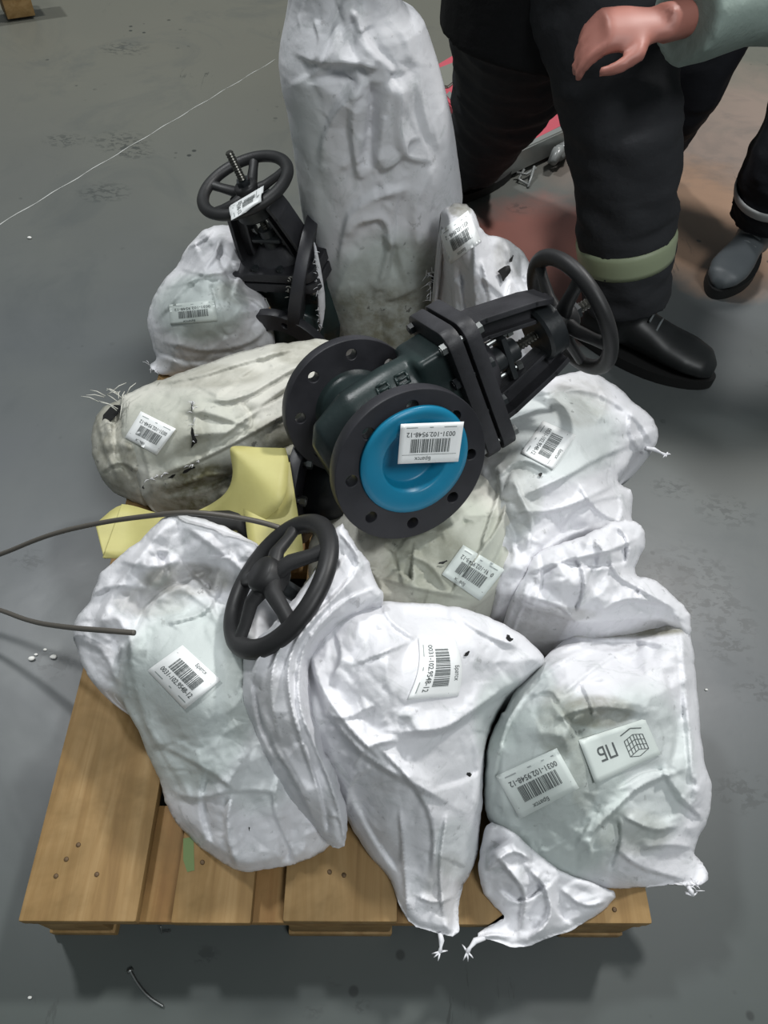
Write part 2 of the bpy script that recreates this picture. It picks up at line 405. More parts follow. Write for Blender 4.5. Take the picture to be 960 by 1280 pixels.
def resample(P, step, closed=True):
    Q = np.vstack([P, P[:1]]) if closed else P
    L = np.concatenate([[0], np.cumsum(np.linalg.norm(np.diff(Q[:, :2], axis=0), axis=1))]); n = max(6, int(L[-1]/step))
    t = np.linspace(0, L[-1], n+1)[:-1] if closed else np.linspace(0, L[-1], n+1)
    return np.stack([np.interp(t, L, Q[:, k]) for k in range(Q.shape[1])], 1)
def fold_height(X, folds):
    h = np.zeros(len(X))
    for pts, wd, am in folds:
        P = smooth_line(np.array(pts, float), 2, False); d, arc, side = poly_dist(X, P, False)
        m = d < wd*2.5
        prof = np.where(side > 0, np.clip(1-d/(wd*.6), 0, 1)**1.1, np.clip(1-d/(wd*2.4), 0, 1)**1.7)
        h += np.where(m, prof*am*1.15*np.clip(np.sin(np.pi*np.clip(arc, .02, .98))*2.2, 0, 1), 0)
    return h
class Shell:
    """a draped sack: traced rim with heights, inner heights, creases; skirt down to what carries it"""
    def __init__(s, rim, inner, base, step=3.2, folds=(), crumple=((60, 7), (26, 4), (12, 1.5), (6, .5)), stretch=1.0, ang=0.0, calm=(), round_=(22, 16), dirt=(), clear=(), seed=0, inset=.12, jag=1.0):
        s.rim = np.array(rim, float); s.folds = folds; s.calm = calm; s.base = base; s.inset = inset; s.step = step; s.rd = round_
        step = s.step = step*.78; R = resample(smooth_line(s.rim, 1), step*1.2); r = np.random.default_rng(seed)
        k = len(R); ph = r.random(4)*6.28; a = np.arange(k)
        nz = sum(np.interp(a, np.arange(0, k+q, q), r.normal(0, am, len(np.arange(0, k+q, q)))) for q, am in ((11, .9), (5, .6), (2, .25)))*jag
        tg = np.roll(R, -1, 0)-np.roll(R, 1, 0); nn = np.stack([tg[:, 1], -tg[:, 0]], 1); nn /= np.linalg.norm(nn, axis=1)[:, None]+1e-9
        R[:, :2] += nn*nz[:, None]; s.R = R
        cp_ = np.vstack([s.rim, np.array(inner, float).reshape(-1, 3)]); s.f = tps_fit(cp_[:, :2], cp_[:, 2], 2e-3)
        box = (R[:, 0].min(), R[:, 1].min(), R[:, 0].max(), R[:, 1].max())
        s.tins = [(Tin(box, sp_, stretch if sp_ > 15 else 1+(stretch-1)*.4, ang, seed*7+i), am) for i, (sp_, am) in enumerate(crumple)]
        s.dirt, s.clear = dirt, clear
    def tbase(s, X, depth=0.0):
        z = s.f(X); d = raydir(X[:, 0], X[:, 1]); t = (z-CAM[2])/d[:, 2]
        e, _, _ = poly_dist(X, s.R[::2, :2]); ins = inside(X, s.R[:, :2]); e = np.where(ins, e, 0)
        q = np.clip(1-e/s.rd[0], 0, 1); drop = s.rd[1]*.001*(1-np.sqrt(np.clip(1-q*q, 0, 1)))
        t = t+drop
        mask = np.ones(len(X))
        for (cx, cy, rx, ry) in s.calm:
            g = ((X[:, 0]-cx)/rx)**2+((X[:, 1]-cy)/ry)**2; mask = np.minimum(mask, np.clip(.06+(g-.7)*1.1, .06, 1))
        return t, d, mask
    def surf(s, X, lift=0.0):
        t, d, mask = s.tbase(X); t = t-(fold_height(X, s.folds)*.001+lift)
        return CAM+t[:, None]*d
    def tears(s, X): return X
    def build(s, name, parent, mat):
        R = s.R; st = s.step
        x0, y0 = R[:, :2].min(0); x1, y1 = R[:, :2].max(0)
        gx, gy = np.meshgrid(np.arange(x0, x1, st), np.arange(y0, y1, st*.87)); gx[1::2] += st/2
        G = np.stack([gx.ravel(), gy.ravel()], 1)+rng.normal(0, st*.08, (gx.size, 2))
        G = G[inside(G, R[:, :2])]; e, _, _ = poly_dist(G, R[:, :2]); G = G[e > st*.55]
        X = np.vstack([R[:, :2], G]); n = len(R)
        vs, _, fs, ov, _, _ = delaunay_2d_cdt([Vector(p) for p in X], [(i, (i+1) % n) for i in range(n)], [], 1, 1e-5)
        X = np.array([tuple(v) for v in vs]); mp = {}
        for i, l in enumerate(ov):
            for j in l: mp[j] = i
        t, d, mask = s.tbase(X)
        h = fold_height(X, s.folds)
        e, _, _ = poly_dist(X, R[:, :2]); em = np.clip(e/14, .15, 1)
        for i, (T, am) in enumerate(s.tins):
            h = h+T(X)*am*(1.9, 1.95, 1.6, 1.5)[i]*mask*em
        P = CAM+(t-h*.001)[:, None]*d
        P[:, 2] = np.maximum(P[:, 2], s.base+.002)
        verts = [tuple(p) for p in P]; faces = [tuple(f) for f in fs]
        ring = [mp[i] for i in range(n)]; cen = P[ring].mean(0); prev = ring; K = 5
        Rp = P[ring]
        for k in range(1, K+1):
            q = k/K; idx = []
            for i, p in enumerate(Rp):
                z = p[2]+(s.base-p[2])*q; ins = s.inset*(q**1.3)-.02*math.sin(q*3.14)
                wv = .004*math.sin(i*.9+k*1.7)*math.sin(q*3.1)
                x = p[0]+(cen[0]-p[0])*(ins+wv); y = p[1]+(cen[1]-p[1])*(ins+wv)
                idx.append(len(verts)); verts.append((x, y, z))
            for i in range(n):
                j = (i+1) % n; faces.append((prev[i], prev[j], idx[j], idx[i]))
            prev = idx
        c = len(verts); verts.append((cen[0], cen[1], s.base))
        for i in range(n): faces.append((prev[i], prev[(i+1) % n], c))
        bm = bmesh.new(); bv = [bm.verts.new(v) for v in verts]
        for f in faces:
            try: bm.faces.new([bv[i] for i in f])
            except ValueError: pass
        me = bm_mesh(bm)
        o = link(name, me, parent, mat)
        Xa = np.vstack([X, np.repeat(X[ring][None], K, 0).reshape(-1, 2), X[:1]])
        for an, blobs in (('dirt', s.dirt), ('clear', s.clear)):
            val = np.zeros(len(Xa))
            for (cx, cy, rx, ry, am) in blobs:
                g = ((Xa[:, 0]-cx)/rx)**2+((Xa[:, 1]-cy)/ry)**2; val = np.maximum(val, am*np.clip((1.15-g)/.5, 0, 1))
            at = me.attributes.new(an, 'FLOAT', 'POINT'); at.data.foreach_set('value', val[:len(me.vertices)].astype(np.float32))
        s.obj = o; return o

# ------------------------------------------------------------------ stickers
def text_tris(body, size):
    c = bpy.data.curves.new('t', 'FONT'); c.body = body; c.size = size; c.resolution_u = 2; c.align_x = 'CENTER'; c.offset = size*.012
    o = bpy.data.objects.new('t', c); COL.objects.link(o); dg = bpy.context.evaluated_depsgraph_get()
    me = bpy.data.meshes.new_from_object(o.evaluated_get(dg)); bpy.data.objects.remove(o)
    v = [(p.co.x, p.co.y) for p in me.vertices]; f = [tuple(p.vertices) for p in me.polygons]; bpy.data.meshes.remove(me); return v, f
BR_V, BR_F = text_tris('Братск', 1.0); NUM_V, NUM_F = text_tris('0031-102.9548-12', 1.0)
def fit(v, cx, cy, wd, ht):
    a = np.array(v); lo, hi = a.min(0), a.max(0); return [(cx+(x-(lo[0]+hi[0])/2)/(hi[0]-lo[0])*wd, cy+(y-(lo[1]+hi[1])/2)/(hi[1]-lo[1])*ht) for x, y in v]
bar_rng = random.Random(3); BARS = []; x = .18
while x < .82:
    wv = bar_rng.choice((.008, .008, .014, .02)); BARS.append((x, x+wv)); x += wv+bar_rng.choice((.007, .007, .012, .018))
def sticker(parent, quad, surf, kind='code', paper=None, curl=0.0, urange=(0, 1)):
    """quad: TL, TR, BR, BL of the upright label in photo pixels; surf(X, lift) -> points"""
    q = np.array(quad, float)
    def m(uv, lift):
        uv = np.array(uv, float); u = uv[:, :1]; v = 1-uv[:, 1:2]
        X = (1-u)*(1-v)*q[0]+u*(1-v)*q[1]+u*v*q[2]+(1-u)*v*q[3]
        if curl: X = X+np.sin(u*np.pi)*np.array([[curl, 0]])
        return surf(X, lift)
    nx, ny = 12, 8
    uv = [(i/nx, j/ny) for j in range(ny+1) for i in range(nx+1)]
    top = m(uv, .0034); bot = m(uv, .0029); N = len(uv); W_ = nx+1
    fs = [(j*W_+i, j*W_+i+1, (j+1)*W_+i+1, (j+1)*W_+i) for j in range(ny) for i in range(nx)]
    fb = [tuple(N+k for k in f[::-1]) for f in fs]
    edge = [i for i in range(nx+1)]+[j*W_+nx for j in range(1, ny+1)]+[ny*W_+i for i in range(nx-1, -1, -1)]+[j*W_ for j in range(ny-1, 0, -1)]
    fe = [(edge[i], N+edge[i], N+edge[(i+1) % len(edge)], edge[(i+1) % len(edge)]) for i in range(len(edge))]
    name = 'barcode_label' if kind == 'code' else 'symbol_label'
    lab = link(name, mesh(np.vstack([top, bot]), fs+fb+fe), parent, paper or mPaper)
    def flat(name, pieces, mat, lift=.0038):
        vs = []; ff = []
        for v, f in pieces:
            k = len(vs); vs += list(v); ff += [tuple(k+i for i in g) for g in f]
        link(name, mesh(m(vs, lift), ff, False), lab, mat)['kind'] = 'stuff'
    def rect(x0, y0, x1, y1, n=1): return ([(x0, y0), (x1, y0), (x1, y1), (x0, y1)], [(0, 1, 2, 3)])
    if kind == 'code':
        def bar(a, b):
            v = []; f = []
            for k in range(5): y = .40+.34*k/4; v += [(a, y), (b, y)]
            for k in range(4): f.append((2*k, 2*k+1, 2*k+3, 2*k+2))
            return v, f
        flat('barcode', [bar(a, b) for a, b in BARS], mInk)
        nv = NUM_V
        flat('lettering', [(fit(BR_V, .60, .88, .26, .12), BR_F), (fit(NUM_V, .5, .29, .78, .125), NUM_F), rect(.06, .785, .94, .795)], mInk)
        flat('small_print', [rect(.10, .10, .30, .125), rect(.47, .10, .53, .125), rect(.72, .10, .90, .125)], mInkD)
    else:
        v, f = text_tris('ПБ', 1.0)
        flat('lettering', [(fit(v, .68, .46, .26, .34), f)], mInk)
        # symbol: a stack of boxes drawn in thin lines
        def ln(a, b, t=.008):
            a = np.array(a); b = np.array(b); d = (b-a)/np.linalg.norm(b-a); n_ = np.array([-d[1], d[0]])*t; k = 6; vs = []; fs_ = []
            for i in range(k+1): p = a+(b-a)*i/k; vs += [p-n_, p+n_]
            return vs, [(2*i, 2*i+1, 2*i+3, 2*i+2) for i in range(k)]
        L = []
        for k in range(4):
            y = .28+k*.13; L += [ln((.12, y+.07), (.25, y)), ln((.25, y), (.40, y+.09))]
        for xx, dy in ((.12, .07), (.165, .045), (.21, .02), (.25, 0), (.30, .03), (.35, .06), (.40, .09)): L.append(ln((xx, .28+dy), (xx, .67+dy), .006))
        L += [ln((.12, .74), (.27, .83)), ln((.27, .83), (.40, .76)), ln((.10, .20), (.25, .12), .012), ln((.25, .12), (.42, .22), .012)]
        flat('symbol', L, mInk)
    return lab

def threads(name, parent, pts, n, length, mat, surfz, spread=1.0, r=.0006):
    """frayed tape threads standing out of a torn edge, joined as stuff"""
    bm = bmesh.new()
    for _ in range(n):
        i = random.randrange(len(pts)-1); t = random.random(); p = np.array(pts[i])*(1-t)+np.array(pts[i+1])*t
        a = random.uniform(0, 6.28); q = un(p[0], p[1], p[2]); L = length*random.uniform(.4, 1)
        d = V(math.cos(a)*spread, math.sin(a)*spread, random.uniform(.0, .8)); d /= np.linalg.norm(d)
        b_tube(bm, [q, q+d*L*.5+V(0, 0, .002), q+d*L+V(random.uniform(-.3, .3), random.uniform(-.3, .3), -.3)*L*.4], [r, r, r*.6], 4)
    o = link(name, bm_mesh(bm), parent, mat); o['kind'] = 'stuff'; return o
def tear(parent, sh, pts):
    """small ragged opening showing the dark inside"""
    P = smooth_line(np.array(pts, float), 1); P = P+np.random.default_rng(len(pts)).normal(0, .5, P.shape)
    c = P.mean(0); v = np.vstack([sh.surf(P, .0045), sh.surf(c[None], .0045)]); n = len(P)
    link('tear', mesh(v, [(i, (i+1) % n, n) for i in range(n)]), parent, mDark)
def tie_end(parent, pts, r=.0035, mat=None):
    """twisted knot of sack tape at a corner"""
    bm = bmesh.new(); P = [un(x, y, z) for x, y, z in pts]
    b_tube(bm, P, [r*(1+.35*math.sin(i*2.2)) for i in range(len(P))], 8)
    for k in range(5):
        d = V(random.uniform(-1, 1), random.uniform(-1, 1), random.uniform(-.3, .6)); d /= np.linalg.norm(d)
        b_tube(bm, [P[-1], P[-1]+d*.006, P[-1]+d*.010+V(0, 0, -.003)], [r*.5, r*.4, r*.2], 5)
    link('knotted_end', bm_mesh(bm), parent, mat or mSack)

GRP = None
def sack_thing(name, at, label):
    p = un(*at); return empty('wrapped_valve', (p[0], p[1], .144), label, 'wrapped valve')

# ---- bag at the lower left, open neck toward the left
h = sack_thing('h', (260, 900, .144), 'front left white sack with its open neck gaping at the pallet edge')
sh_h = Shell(
 [(218,640,.42),(255,648,.42),(290,660,.42),(322,680,.42),(345,705,.41),(365,745,.40),(400,800,.36),(425,880,.30),(432,960,.24),(430,1020,.20),(412,1060,.175),(380,1078,.165),(340,1086,.16),(302,1094,.155),(270,1076,.16),(236,1045,.165),(210,1012,.175),(198,975,.19),(182,930,.21),(160,893,.23),(148,868,.25),(124,862,.26),(105,836,.27),(93,800,.28),(96,772,.30),(112,742,.32),(132,708,.35),(162,684,.38),(196,652,.41)],
 [(230,850,.375),(255,745,.345),(215,705,.375),(265,980,.275),(320,1030,.23),(190,770,.345),(330,900,.32),(262,690,.40),(150,780,.335),(240,920,.325),(300,800,.37),(140,830,.30)], .146, 3.2,
 folds=[([(215,645),(180,690),(135,750),(118,800)],14,15),([(230,655),(290,700),(330,740)],10,9),([(160,800),(190,740),(240,722),(280,705)],12,-16),([(240,715),(265,740),(275,775)],9,-12),
  ([(160,770),(165,830),(175,880),(200,950)],10,9),([(110,745),(140,730),(180,735)],8,8),([(100,800),(130,810),(150,860)],9,8),([(205,780),(265,765),(275,715)],6,9),
  ([(215,985),(240,1000),(300,985),(350,990)],9,8),([(290,990),(282,1040),(300,1090)],11,13),([(350,960),(340,1010),(372,1075)],9,9),([(260,960),(250,1010),(268,1060)],8,-8),([(320,930),(350,960),(400,1040)],9,-9),
  ([(200,930),(250,955),(300,990)],8,7),([(150,700),(190,712),(225,700)],7,8),([(170,880),(210,950),(240,1000)],8,6)],
 crumple=((70,9),(30,5),(13,1.9),(8,.8)), calm=[(230,847,62,50)], round_=(20,20), seed=3, jag=1.4,
 dirt=[(235,725,62,22,.55),(190,752,50,20,.35),(320,850,45,90,.18)], clear=[(235,870,95,130,.75),(320,930,70,90,.4)])
sh_h.build('sack', h, mSack)
sticker(h, [(228,806),(276,850),(231,887),(184,838)], sh_h.surf)
tear(h, sh_h, [(308,1032),(313,1035),(312,1041),(306,1038)])

# ---- middle front bag, its fold wrapped around an upright handwheel
i_ = sack_thing('i', (510, 950, .144), 'middle front white sack, its left fold wrapped round a tilted black handwheel')
sh_i = Shell(
 [(405,775,.43),(440,758,.44),(478,750,.43),(520,753,.42),(560,758,.41),(600,766,.40),(640,784,.39),(668,806,.37),(683,826,.35),(655,848,.33),(632,874,.31),(610,915,.28),(605,960,.25),(604,1000,.23),(600,1050,.2),(590,1092,.175),(576,1110,.165),(572,1140,.158),(571,1176,.152),(540,1168,.15),(512,1162,.15),(496,1130,.16),(484,1095,.17),(455,1062,.18),(437,1032,.2),(425,1000,.24),(395,950,.30),(375,900,.35),(372,840,.38),(385,800,.41)],
 [(480,850,.445),(545,836,.435),(470,930,.38),(540,1000,.32),(540,1100,.215),(625,830,.37),(430,870,.41),(600,900,.31),(560,920,.36),(480,1030,.26),(440,800,.44)], .146, 3.2,
 folds=[([(386,800),(400,870),(440,930),(480,960),(530,985),(570,1010)],13,17),([(478,752),(485,775),(520,800)],8,10),([(440,960),(460,930),(500,925)],10,10),
  ([(500,915),(555,912),(590,888),(630,860),(678,832)],14,24),([(385,800),(400,860),(440,915),(480,950)],10,12),([(420,790),(430,820),(415,850)],8,8),([(470,930),(520,980),(545,1030),(540,1100)],10,12),
  ([(590,915),(600,960),(592,1020)],10,9),([(500,1010),(505,1070),(510,1150)],7,10),([(560,1010),(548,1080),(555,1150)],7,11),([(445,1000),(470,1050),(500,1090)],8,-9),
  ([(520,1120),(545,1130),(568,1120)],5,8),([(400,890),(430,900),(470,880)],8,7),([(560,760),(600,790),(650,810)],9,8),([(440,830),(480,815),(515,800)],7,7),([(540,985),(580,975),(600,960)],8,-9),([(430,1020),(440,970),(470,955)],7,9)],
 crumple=((75,10),(32,5),(14,1.8),(8,.7)), calm=[(543,836,48,52)], round_=(22,24), seed=5, jag=1.0, stretch=1.5, ang=1.1,
 dirt=[(560,1110,30,45,.25)], clear=[(630,900,40,60,.55),(570,1060,30,40,.3)])
sh_i.build('sack', i_, mSack)
sticker(i_, [(568,797),(573,870),(509,875),(523,798)], sh_i.surf, curl=7)
tear(i_, sh_i, [(632,796),(636,792),(638,797),(643,799),(637,802),(634,799)])
tear(i_, sh_i, [(583,966),(588,965),(591,969),(586,971)])
tear(i_, sh_i, [(580,818),(588,811),(590,812),(583,821)])
tie_end(i_, [(550,1166,.153),(552,1176,.150),(551,1184,.147),(550,1190,.145)], .0028)
sh_if = Shell(
 [(425,652,.515),(436,668,.51),(446,685,.50),(462,700,.485),(466,722,.475),(482,747,.46),(462,760,.455),(425,778,.455),(395,805,.44),(382,835,.425),(386,880,.40),(402,925,.36),(422,975,.31),(433,1010,.27),(434,1056,.215),(420,1060,.21),(404,1050,.215),(385,1020,.235),(365,1000,.255),(345,972,.28),(328,940,.31),(315,905,.345),(303,870,.38),(302,838,.405),(308,812,.43),(330,790,.445),(352,765,.46),(380,730,.475),(408,690,.495)],
 [(345,850,.435),(370,930,.37),(400,1000,.30),(430,730,.492),(380,785,.475),(350,900,.395)], .19, 2.8,
 folds=[([(418,665),(385,735),(340,790),(318,830),(315,880)],7,12),([(435,690),(400,750),(360,790),(340,830),(338,880),(352,930)],8,14),([(455,705),(420,745),(385,780),(360,820),(360,870),(378,930),(400,990)],8,15),
  ([(470,735),(430,750),(395,785),(374,820),(372,880),(392,930),(418,990),(430,1045)],7,13),([(325,880),(340,930),(370,975),(400,1040)],7,12),([(315,840),(322,900),(345,950)],6,-9),([(390,950),(405,1000),(410,1045)],6,-10),([(425,665),(452,700),(440,720)],6,8),([(410,1020),(425,1020),(430,1050)],5,8)],
 crumple=((50,6),(24,4.5),(11,1.8)), round_=(11,16), seed=9, stretch=2.4, ang=1.15, jag=1.6, inset=.05,
 dirt=[(340,900,30,60,.15)], clear=[])
sh_if.build('sack_fold', i_, mSack)

# ---- front right bag
j = sack_thing('j', (740, 960, .144), 'front right greyish sack carrying two stickers, barcode and box symbol')
sh_j = Shell(
 [(620,900,.29),(650,852,.31),(672,830,.325),(692,812,.32),(712,796,.28),(690,776,.24),(740,766,.24),(800,760,.25),(856,762,.27),(865,800,.28),(870,850,.27),(875,910,.26),(880,950,.25),(890,985,.225),(887,1020,.205),(868,1062,.18),(872,1080,.165),(880,1100,.15),(864,1113,.148),(835,1108,.155),(808,1112,.16),(775,1112,.165),(745,1112,.17),(710,1102,.18),(670,1080,.20),(640,1052,.21),(615,1030,.22),(606,1000,.235),(608,950,.26)],
 [(672,978,.325),(772,935,.335),(740,870,.375),(815,1050,.235),(700,1050,.255),(838,890,.32),(740,822,.33),(660,900,.345),(780,1000,.295),(680,850,.345),(800,788,.255),(835,815,.32),(760,788,.25),(640,1010,.26)], .146, 3.2,
 folds=[([(690,818),(735,800),(790,798),(840,808)],9,14),([(612,1000),(625,920),(665,850),(720,815),(780,800),(800,830)],9,9),([(700,870),(760,820),(800,805)],9,11),([(725,800),(780,785),(855,770)],13,-16),([(705,780),(720,800),(745,805)],9,9),
  ([(740,1080),(735,1045),(770,1010),(800,980),(860,960)],8,11),([(690,870),(710,900),(730,930)],7,-8),([(690,900),(740,880),(800,890)],8,8),([(850,770),(856,850),(862,920),(868,1000)],10,12),
  ([(780,1020),(820,1040),(850,1030)],8,10),([(800,1060),(840,1055),(865,1060)],7,9),([(770,1060),(800,1085),(860,1100)],8,8),([(760,1090),(775,1050),(770,1020)],7,-8),([(670,1070),(720,1045),(740,1000)],9,6),
  ([(830,830),(850,900),(840,960)],9,-9),([(660,870),(690,860),(700,880)],6,8),([(725,850),(740,880),(742,900)],5,9),([(770,985),(810,960),(850,965)],7,-8)],
 crumple=((70,8),(30,4.5),(13,1.8),(8,.7)), calm=[(672,978,60,50),(775,935,58,46)], round_=(24,24), seed=8, jag=1.0,
 dirt=[(745,890,50,22,.6),(700,905,30,50,.4),(770,782,110,16,.8),(730,960,20,60,.3),(790,1040,50,30,.3)], clear=[(690,990,110,130,.85),(800,960,70,110,.6),(660,870,40,50,.6)])  # the wide thin blob paints the neck's shade into the recess colour
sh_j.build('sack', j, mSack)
sticker(j, [(724,985),(650,1024),(620,970),(696,935)], sh_j.surf, paper=mPaperG)
sticker(j, [(826,943),(744,980),(723,925),(806,898)], sh_j.surf, 'symbol', paper=mPaperG)
sh_j2 = Shell(
 [(608,1025,.225),(602,1060,.20),(599,1085,.185),(602,1110,.17),(620,1135,.158),(632,1150,.152),(612,1158,.150),(590,1172,.147),(612,1178,.147),(638,1187,.147),(655,1184,.148),(690,1172,.15),(728,1156,.153),(755,1140,.158),(776,1116,.165),(745,1104,.20),(705,1090,.215),(665,1062,.235),(635,1035,.245)],
 [(650,1100,.205),(700,1130,.18),(640,1070,.225),(660,1150,.163)], .145, 2.8,
 folds=[([(612,1060),(640,1090),(660,1120),(650,1165)],8,12),([(660,1085),(685,1110),(690,1150),(660,1175)],8,13),([(625,1110),(650,1130),(690,1100)],7,-10),([(700,1110),(730,1135),(760,1125)],7,9),([(605,1090),(640,1060),(665,1075)],7,8),([(640,1170),(610,1168),(592,1176)],5,5)],
 crumple=((40,6),(18,4),(9,1.5)), round_=(14,14), seed=12, jag=1.0, stretch=1.6, ang=-.6)
sh_j2.build('sack_corner', j, mSack)
tie_end(j, [(606,1172,.149),(594,1176,.148),(588,1184,.147),(584,1190,.145)], .003)
tie_end(j, [(860,1108,.152),(864,1114,.150),(866,1120,.146)], .0028)
sh_j3 = Shell(
 [(640,745,.36),(652,722,.375),(660,700,.385),(680,682,.40),(712,676,.41),(744,664,.415),(775,648,.40),(798,655,.385),(808,670,.37),(806,692,.355),(794,715,.345),(812,722,.335),(838,742,.32),(857,764,.305),(864,795,.285),(845,790,.29),(820,776,.31),(780,776,.325),(745,780,.335),(718,780,.34),(690,770,.345),(655,764,.345)],
 [(700,730,.395),(760,700,.40),(790,745,.355),(830,765,.32),(740,755,.37)], .20, 2.8,
 folds=[([(650,720),(700,700),(760,690),(800,670)],8,12),([(690,700),(740,710),(790,700)],7,-9),([(720,690),(735,730),(720,770)],7,12),([(660,745),(700,755),(720,775)],7,9),([(760,690),(770,720),(800,735),(850,765)],8,11),([(745,770),(780,745),(830,755)],7,9),([(675,690),(680,730),(670,755)],6,-8),([(770,655),(790,680),(780,710)],6,9)],
 crumple=((36,7),(18,4),(9,1.6)), round_=(14,18), seed=21, jag=1.8, inset=.06, dirt=[(690,768,60,10,.3)])
sh_j3.build('sack_neck', j, mSack)
threads('loose_threads', j, [(855,1108,.155),(872,1106,.15),(868,1118,.148)], 9, .014, mSack, None)

# ---- bag under the bare valve
f = sack_thing('f', (550, 690, .144), 'dirty white sack lying under the blue capped valve')
sh_f = Shell(
 [(388,668,.27),(412,640,.29),(450,610,.34),(490,590,.35),(550,580,.37),(600,572,.38),(635,590,.395),(644,620,.40),(643,655,.40),(637,690,.385),(640,712,.37),(630,728,.36),(612,748,.345),(590,762,.335),(560,770,.33),(520,775,.33),(480,775,.33),(455,760,.335),(405,765,.29),(385,720,.27)],
 [(590,660,.405),(592,712,.388),(520,725,.37),(480,700,.36),(540,640,.39)], .20, 3.0,
 folds=[([(637,610),(625,660),(600,690),(560,750)],6,11),([(643,650),(620,700),(600,745)],6,-8),([(630,600),(612,650),(600,690)],5,9),([(470,720),(520,735),(590,748)],7,8),([(500,690),(540,705),(560,740)],7,7),([(450,700),(480,730),(470,755)],7,7)],
 crumple=((50,7),(24,4.5),(11,1.8)), calm=[(592,714,58,50)], round_=(14,16), seed=31, jag=1.2, inset=.04,
 dirt=[(520,700,70,60,.45),(480,730,40,40,.5)], clear=[(560,690,80,80,.7)])
sh_f.build('sack', f, mSackGrey)
sticker(f, [(600,751),(552,718),(579,681),(631,712)], sh_f.surf, paper=mPaperG)
tear(f, sh_f, [(548,704),(556,701),(560,700),(556,704),(549,706)])

# ---- right bag
e = sack_thing('e', (700, 600, .144), 'white sack hanging over the right pallet edge below the upright spoked wheel')
sh_e = Shell(
 [(590,510,.37),(630,490,.385),(665,476,.39),(700,466,.385),(738,462,.375),(758,474,.36),(775,482,.35),(790,502,.335),(812,520,.315),(823,540,.295),(820,560,.285),(806,572,.285),(795,562,.30),(784,585,.31),(770,598,.315),(776,608,.305),(790,616,.29),(788,640,.285),(794,662,.29),(765,668,.33),(722,668,.36),(692,688,.37),(668,712,.375),(648,745,.36),(620,745,.35),(600,700,.37),(594,620,.38),(588,560,.38)],
 [(684,556,.445),(660,622,.42),(742,520,.395),(742,600,.385),(700,500,.415),(770,540,.35),(625,580,.42),(630,680,.385),(700,650,.385),(780,640,.31)], .20, 3.2,
 folds=[([(640,500),(700,485),(750,490),(800,525),(818,560)],9,11),([(740,470),(760,500),(745,530)],8,9),([(790,510),(785,540),(800,565)],6,10),([(650,620),(700,600),(750,570),(790,555)],8,13),([(640,640),(690,640),(740,620),(775,600)],8,12),
  ([(655,690),(670,650),(650,620),(640,590)],6,10),([(700,660),(715,635),(760,620),(785,620)],7,11),([(620,600),(650,570),(690,590)],7,9),([(690,520),(680,495),(720,480)],8,-8),([(720,600),(745,640),(785,655)],6,9),([(660,710),(690,670),(740,655)],7,-10),([(775,610),(778,640),(770,660)],5,9),([(600,640),(640,650),(650,700)],7,-8)],
 crumple=((55,8),(26,5),(12,1.9),(8,.7)), calm=[(685,557,56,48)], round_=(18,22), seed=41, jag=1.4,
 dirt=[(725,500,40,35,.35),(640,620,40,50,.3),(620,560,30,30,.4)], clear=[(690,545,90,60,.55),(640,620,40,60,.4)])
sh_e.build('sack', e, mSack)
sticker(e, [(720,544),(691,587),(651,566),(679,526)], sh_e.surf)
tie_end(e, [(808,560,.292),(818,562,.285),(826,566,.28),(832,569,.277)], .003)
tear(e, sh_e, [(673,592),(677,590),(679,593),(675,596)])

# ---- small torn bag behind the handwheel
d = sack_thing('d', (620, 400, .144), 'small white sack with a ragged black hole behind the upright spoked wheel')
sh_d = Shell(
 [(549,285,.50),(552,262,.53),(572,250,.545),(588,256,.545),(597,278,.525),(606,296,.50),(628,296,.48),(648,306,.455),(660,318,.44),(668,345,.415),(678,378,.385),(695,405,.35),(700,440,.31),(660,470,.27),(600,460,.26),(572,425,.29),(556,405,.33),(556,370,.38),(553,330,.43)],
 [(605,350,.47),(640,350,.435),(605,400,.39),(576,298,.535),(650,400,.385)], .148, 3.0,
 folds=[([(560,262),(566,320),(568,380),(575,415)],7,13),([(588,262),(595,310),(590,360),(600,410)],8,13),([(602,320),(612,370),(622,410)],7,12),([(632,300),(640,340),(660,380)],7,9),([(575,330),(580,380),(590,420)],6,-10),([(640,345),(632,380),(640,410)],6,9),([(600,345),(625,365),(650,395)],7,9),([(650,315),(652,350),(670,385)],5,-7)],
 crumple=((34,6),(17,4),(9,1.7)), calm=[(576,297,32,38)], round_=(14,18), seed=51, jag=1.5, stretch=1.8, ang=1.3,
 dirt=[(640,320,25,30,.4),(575,262,15,10,.7)])
sh_d.build('sack', d, mSack)
sticker(d, [(602,302),(563,330),(549,290),(585,263)], sh_d.surf)
tear(d, sh_d, [(622,338),(630,334),(637,330),(639,340),(633,346),(630,354),(627,345)])
tear(d, sh_d, [(636,326),(641,318),(643,320),(639,328)])

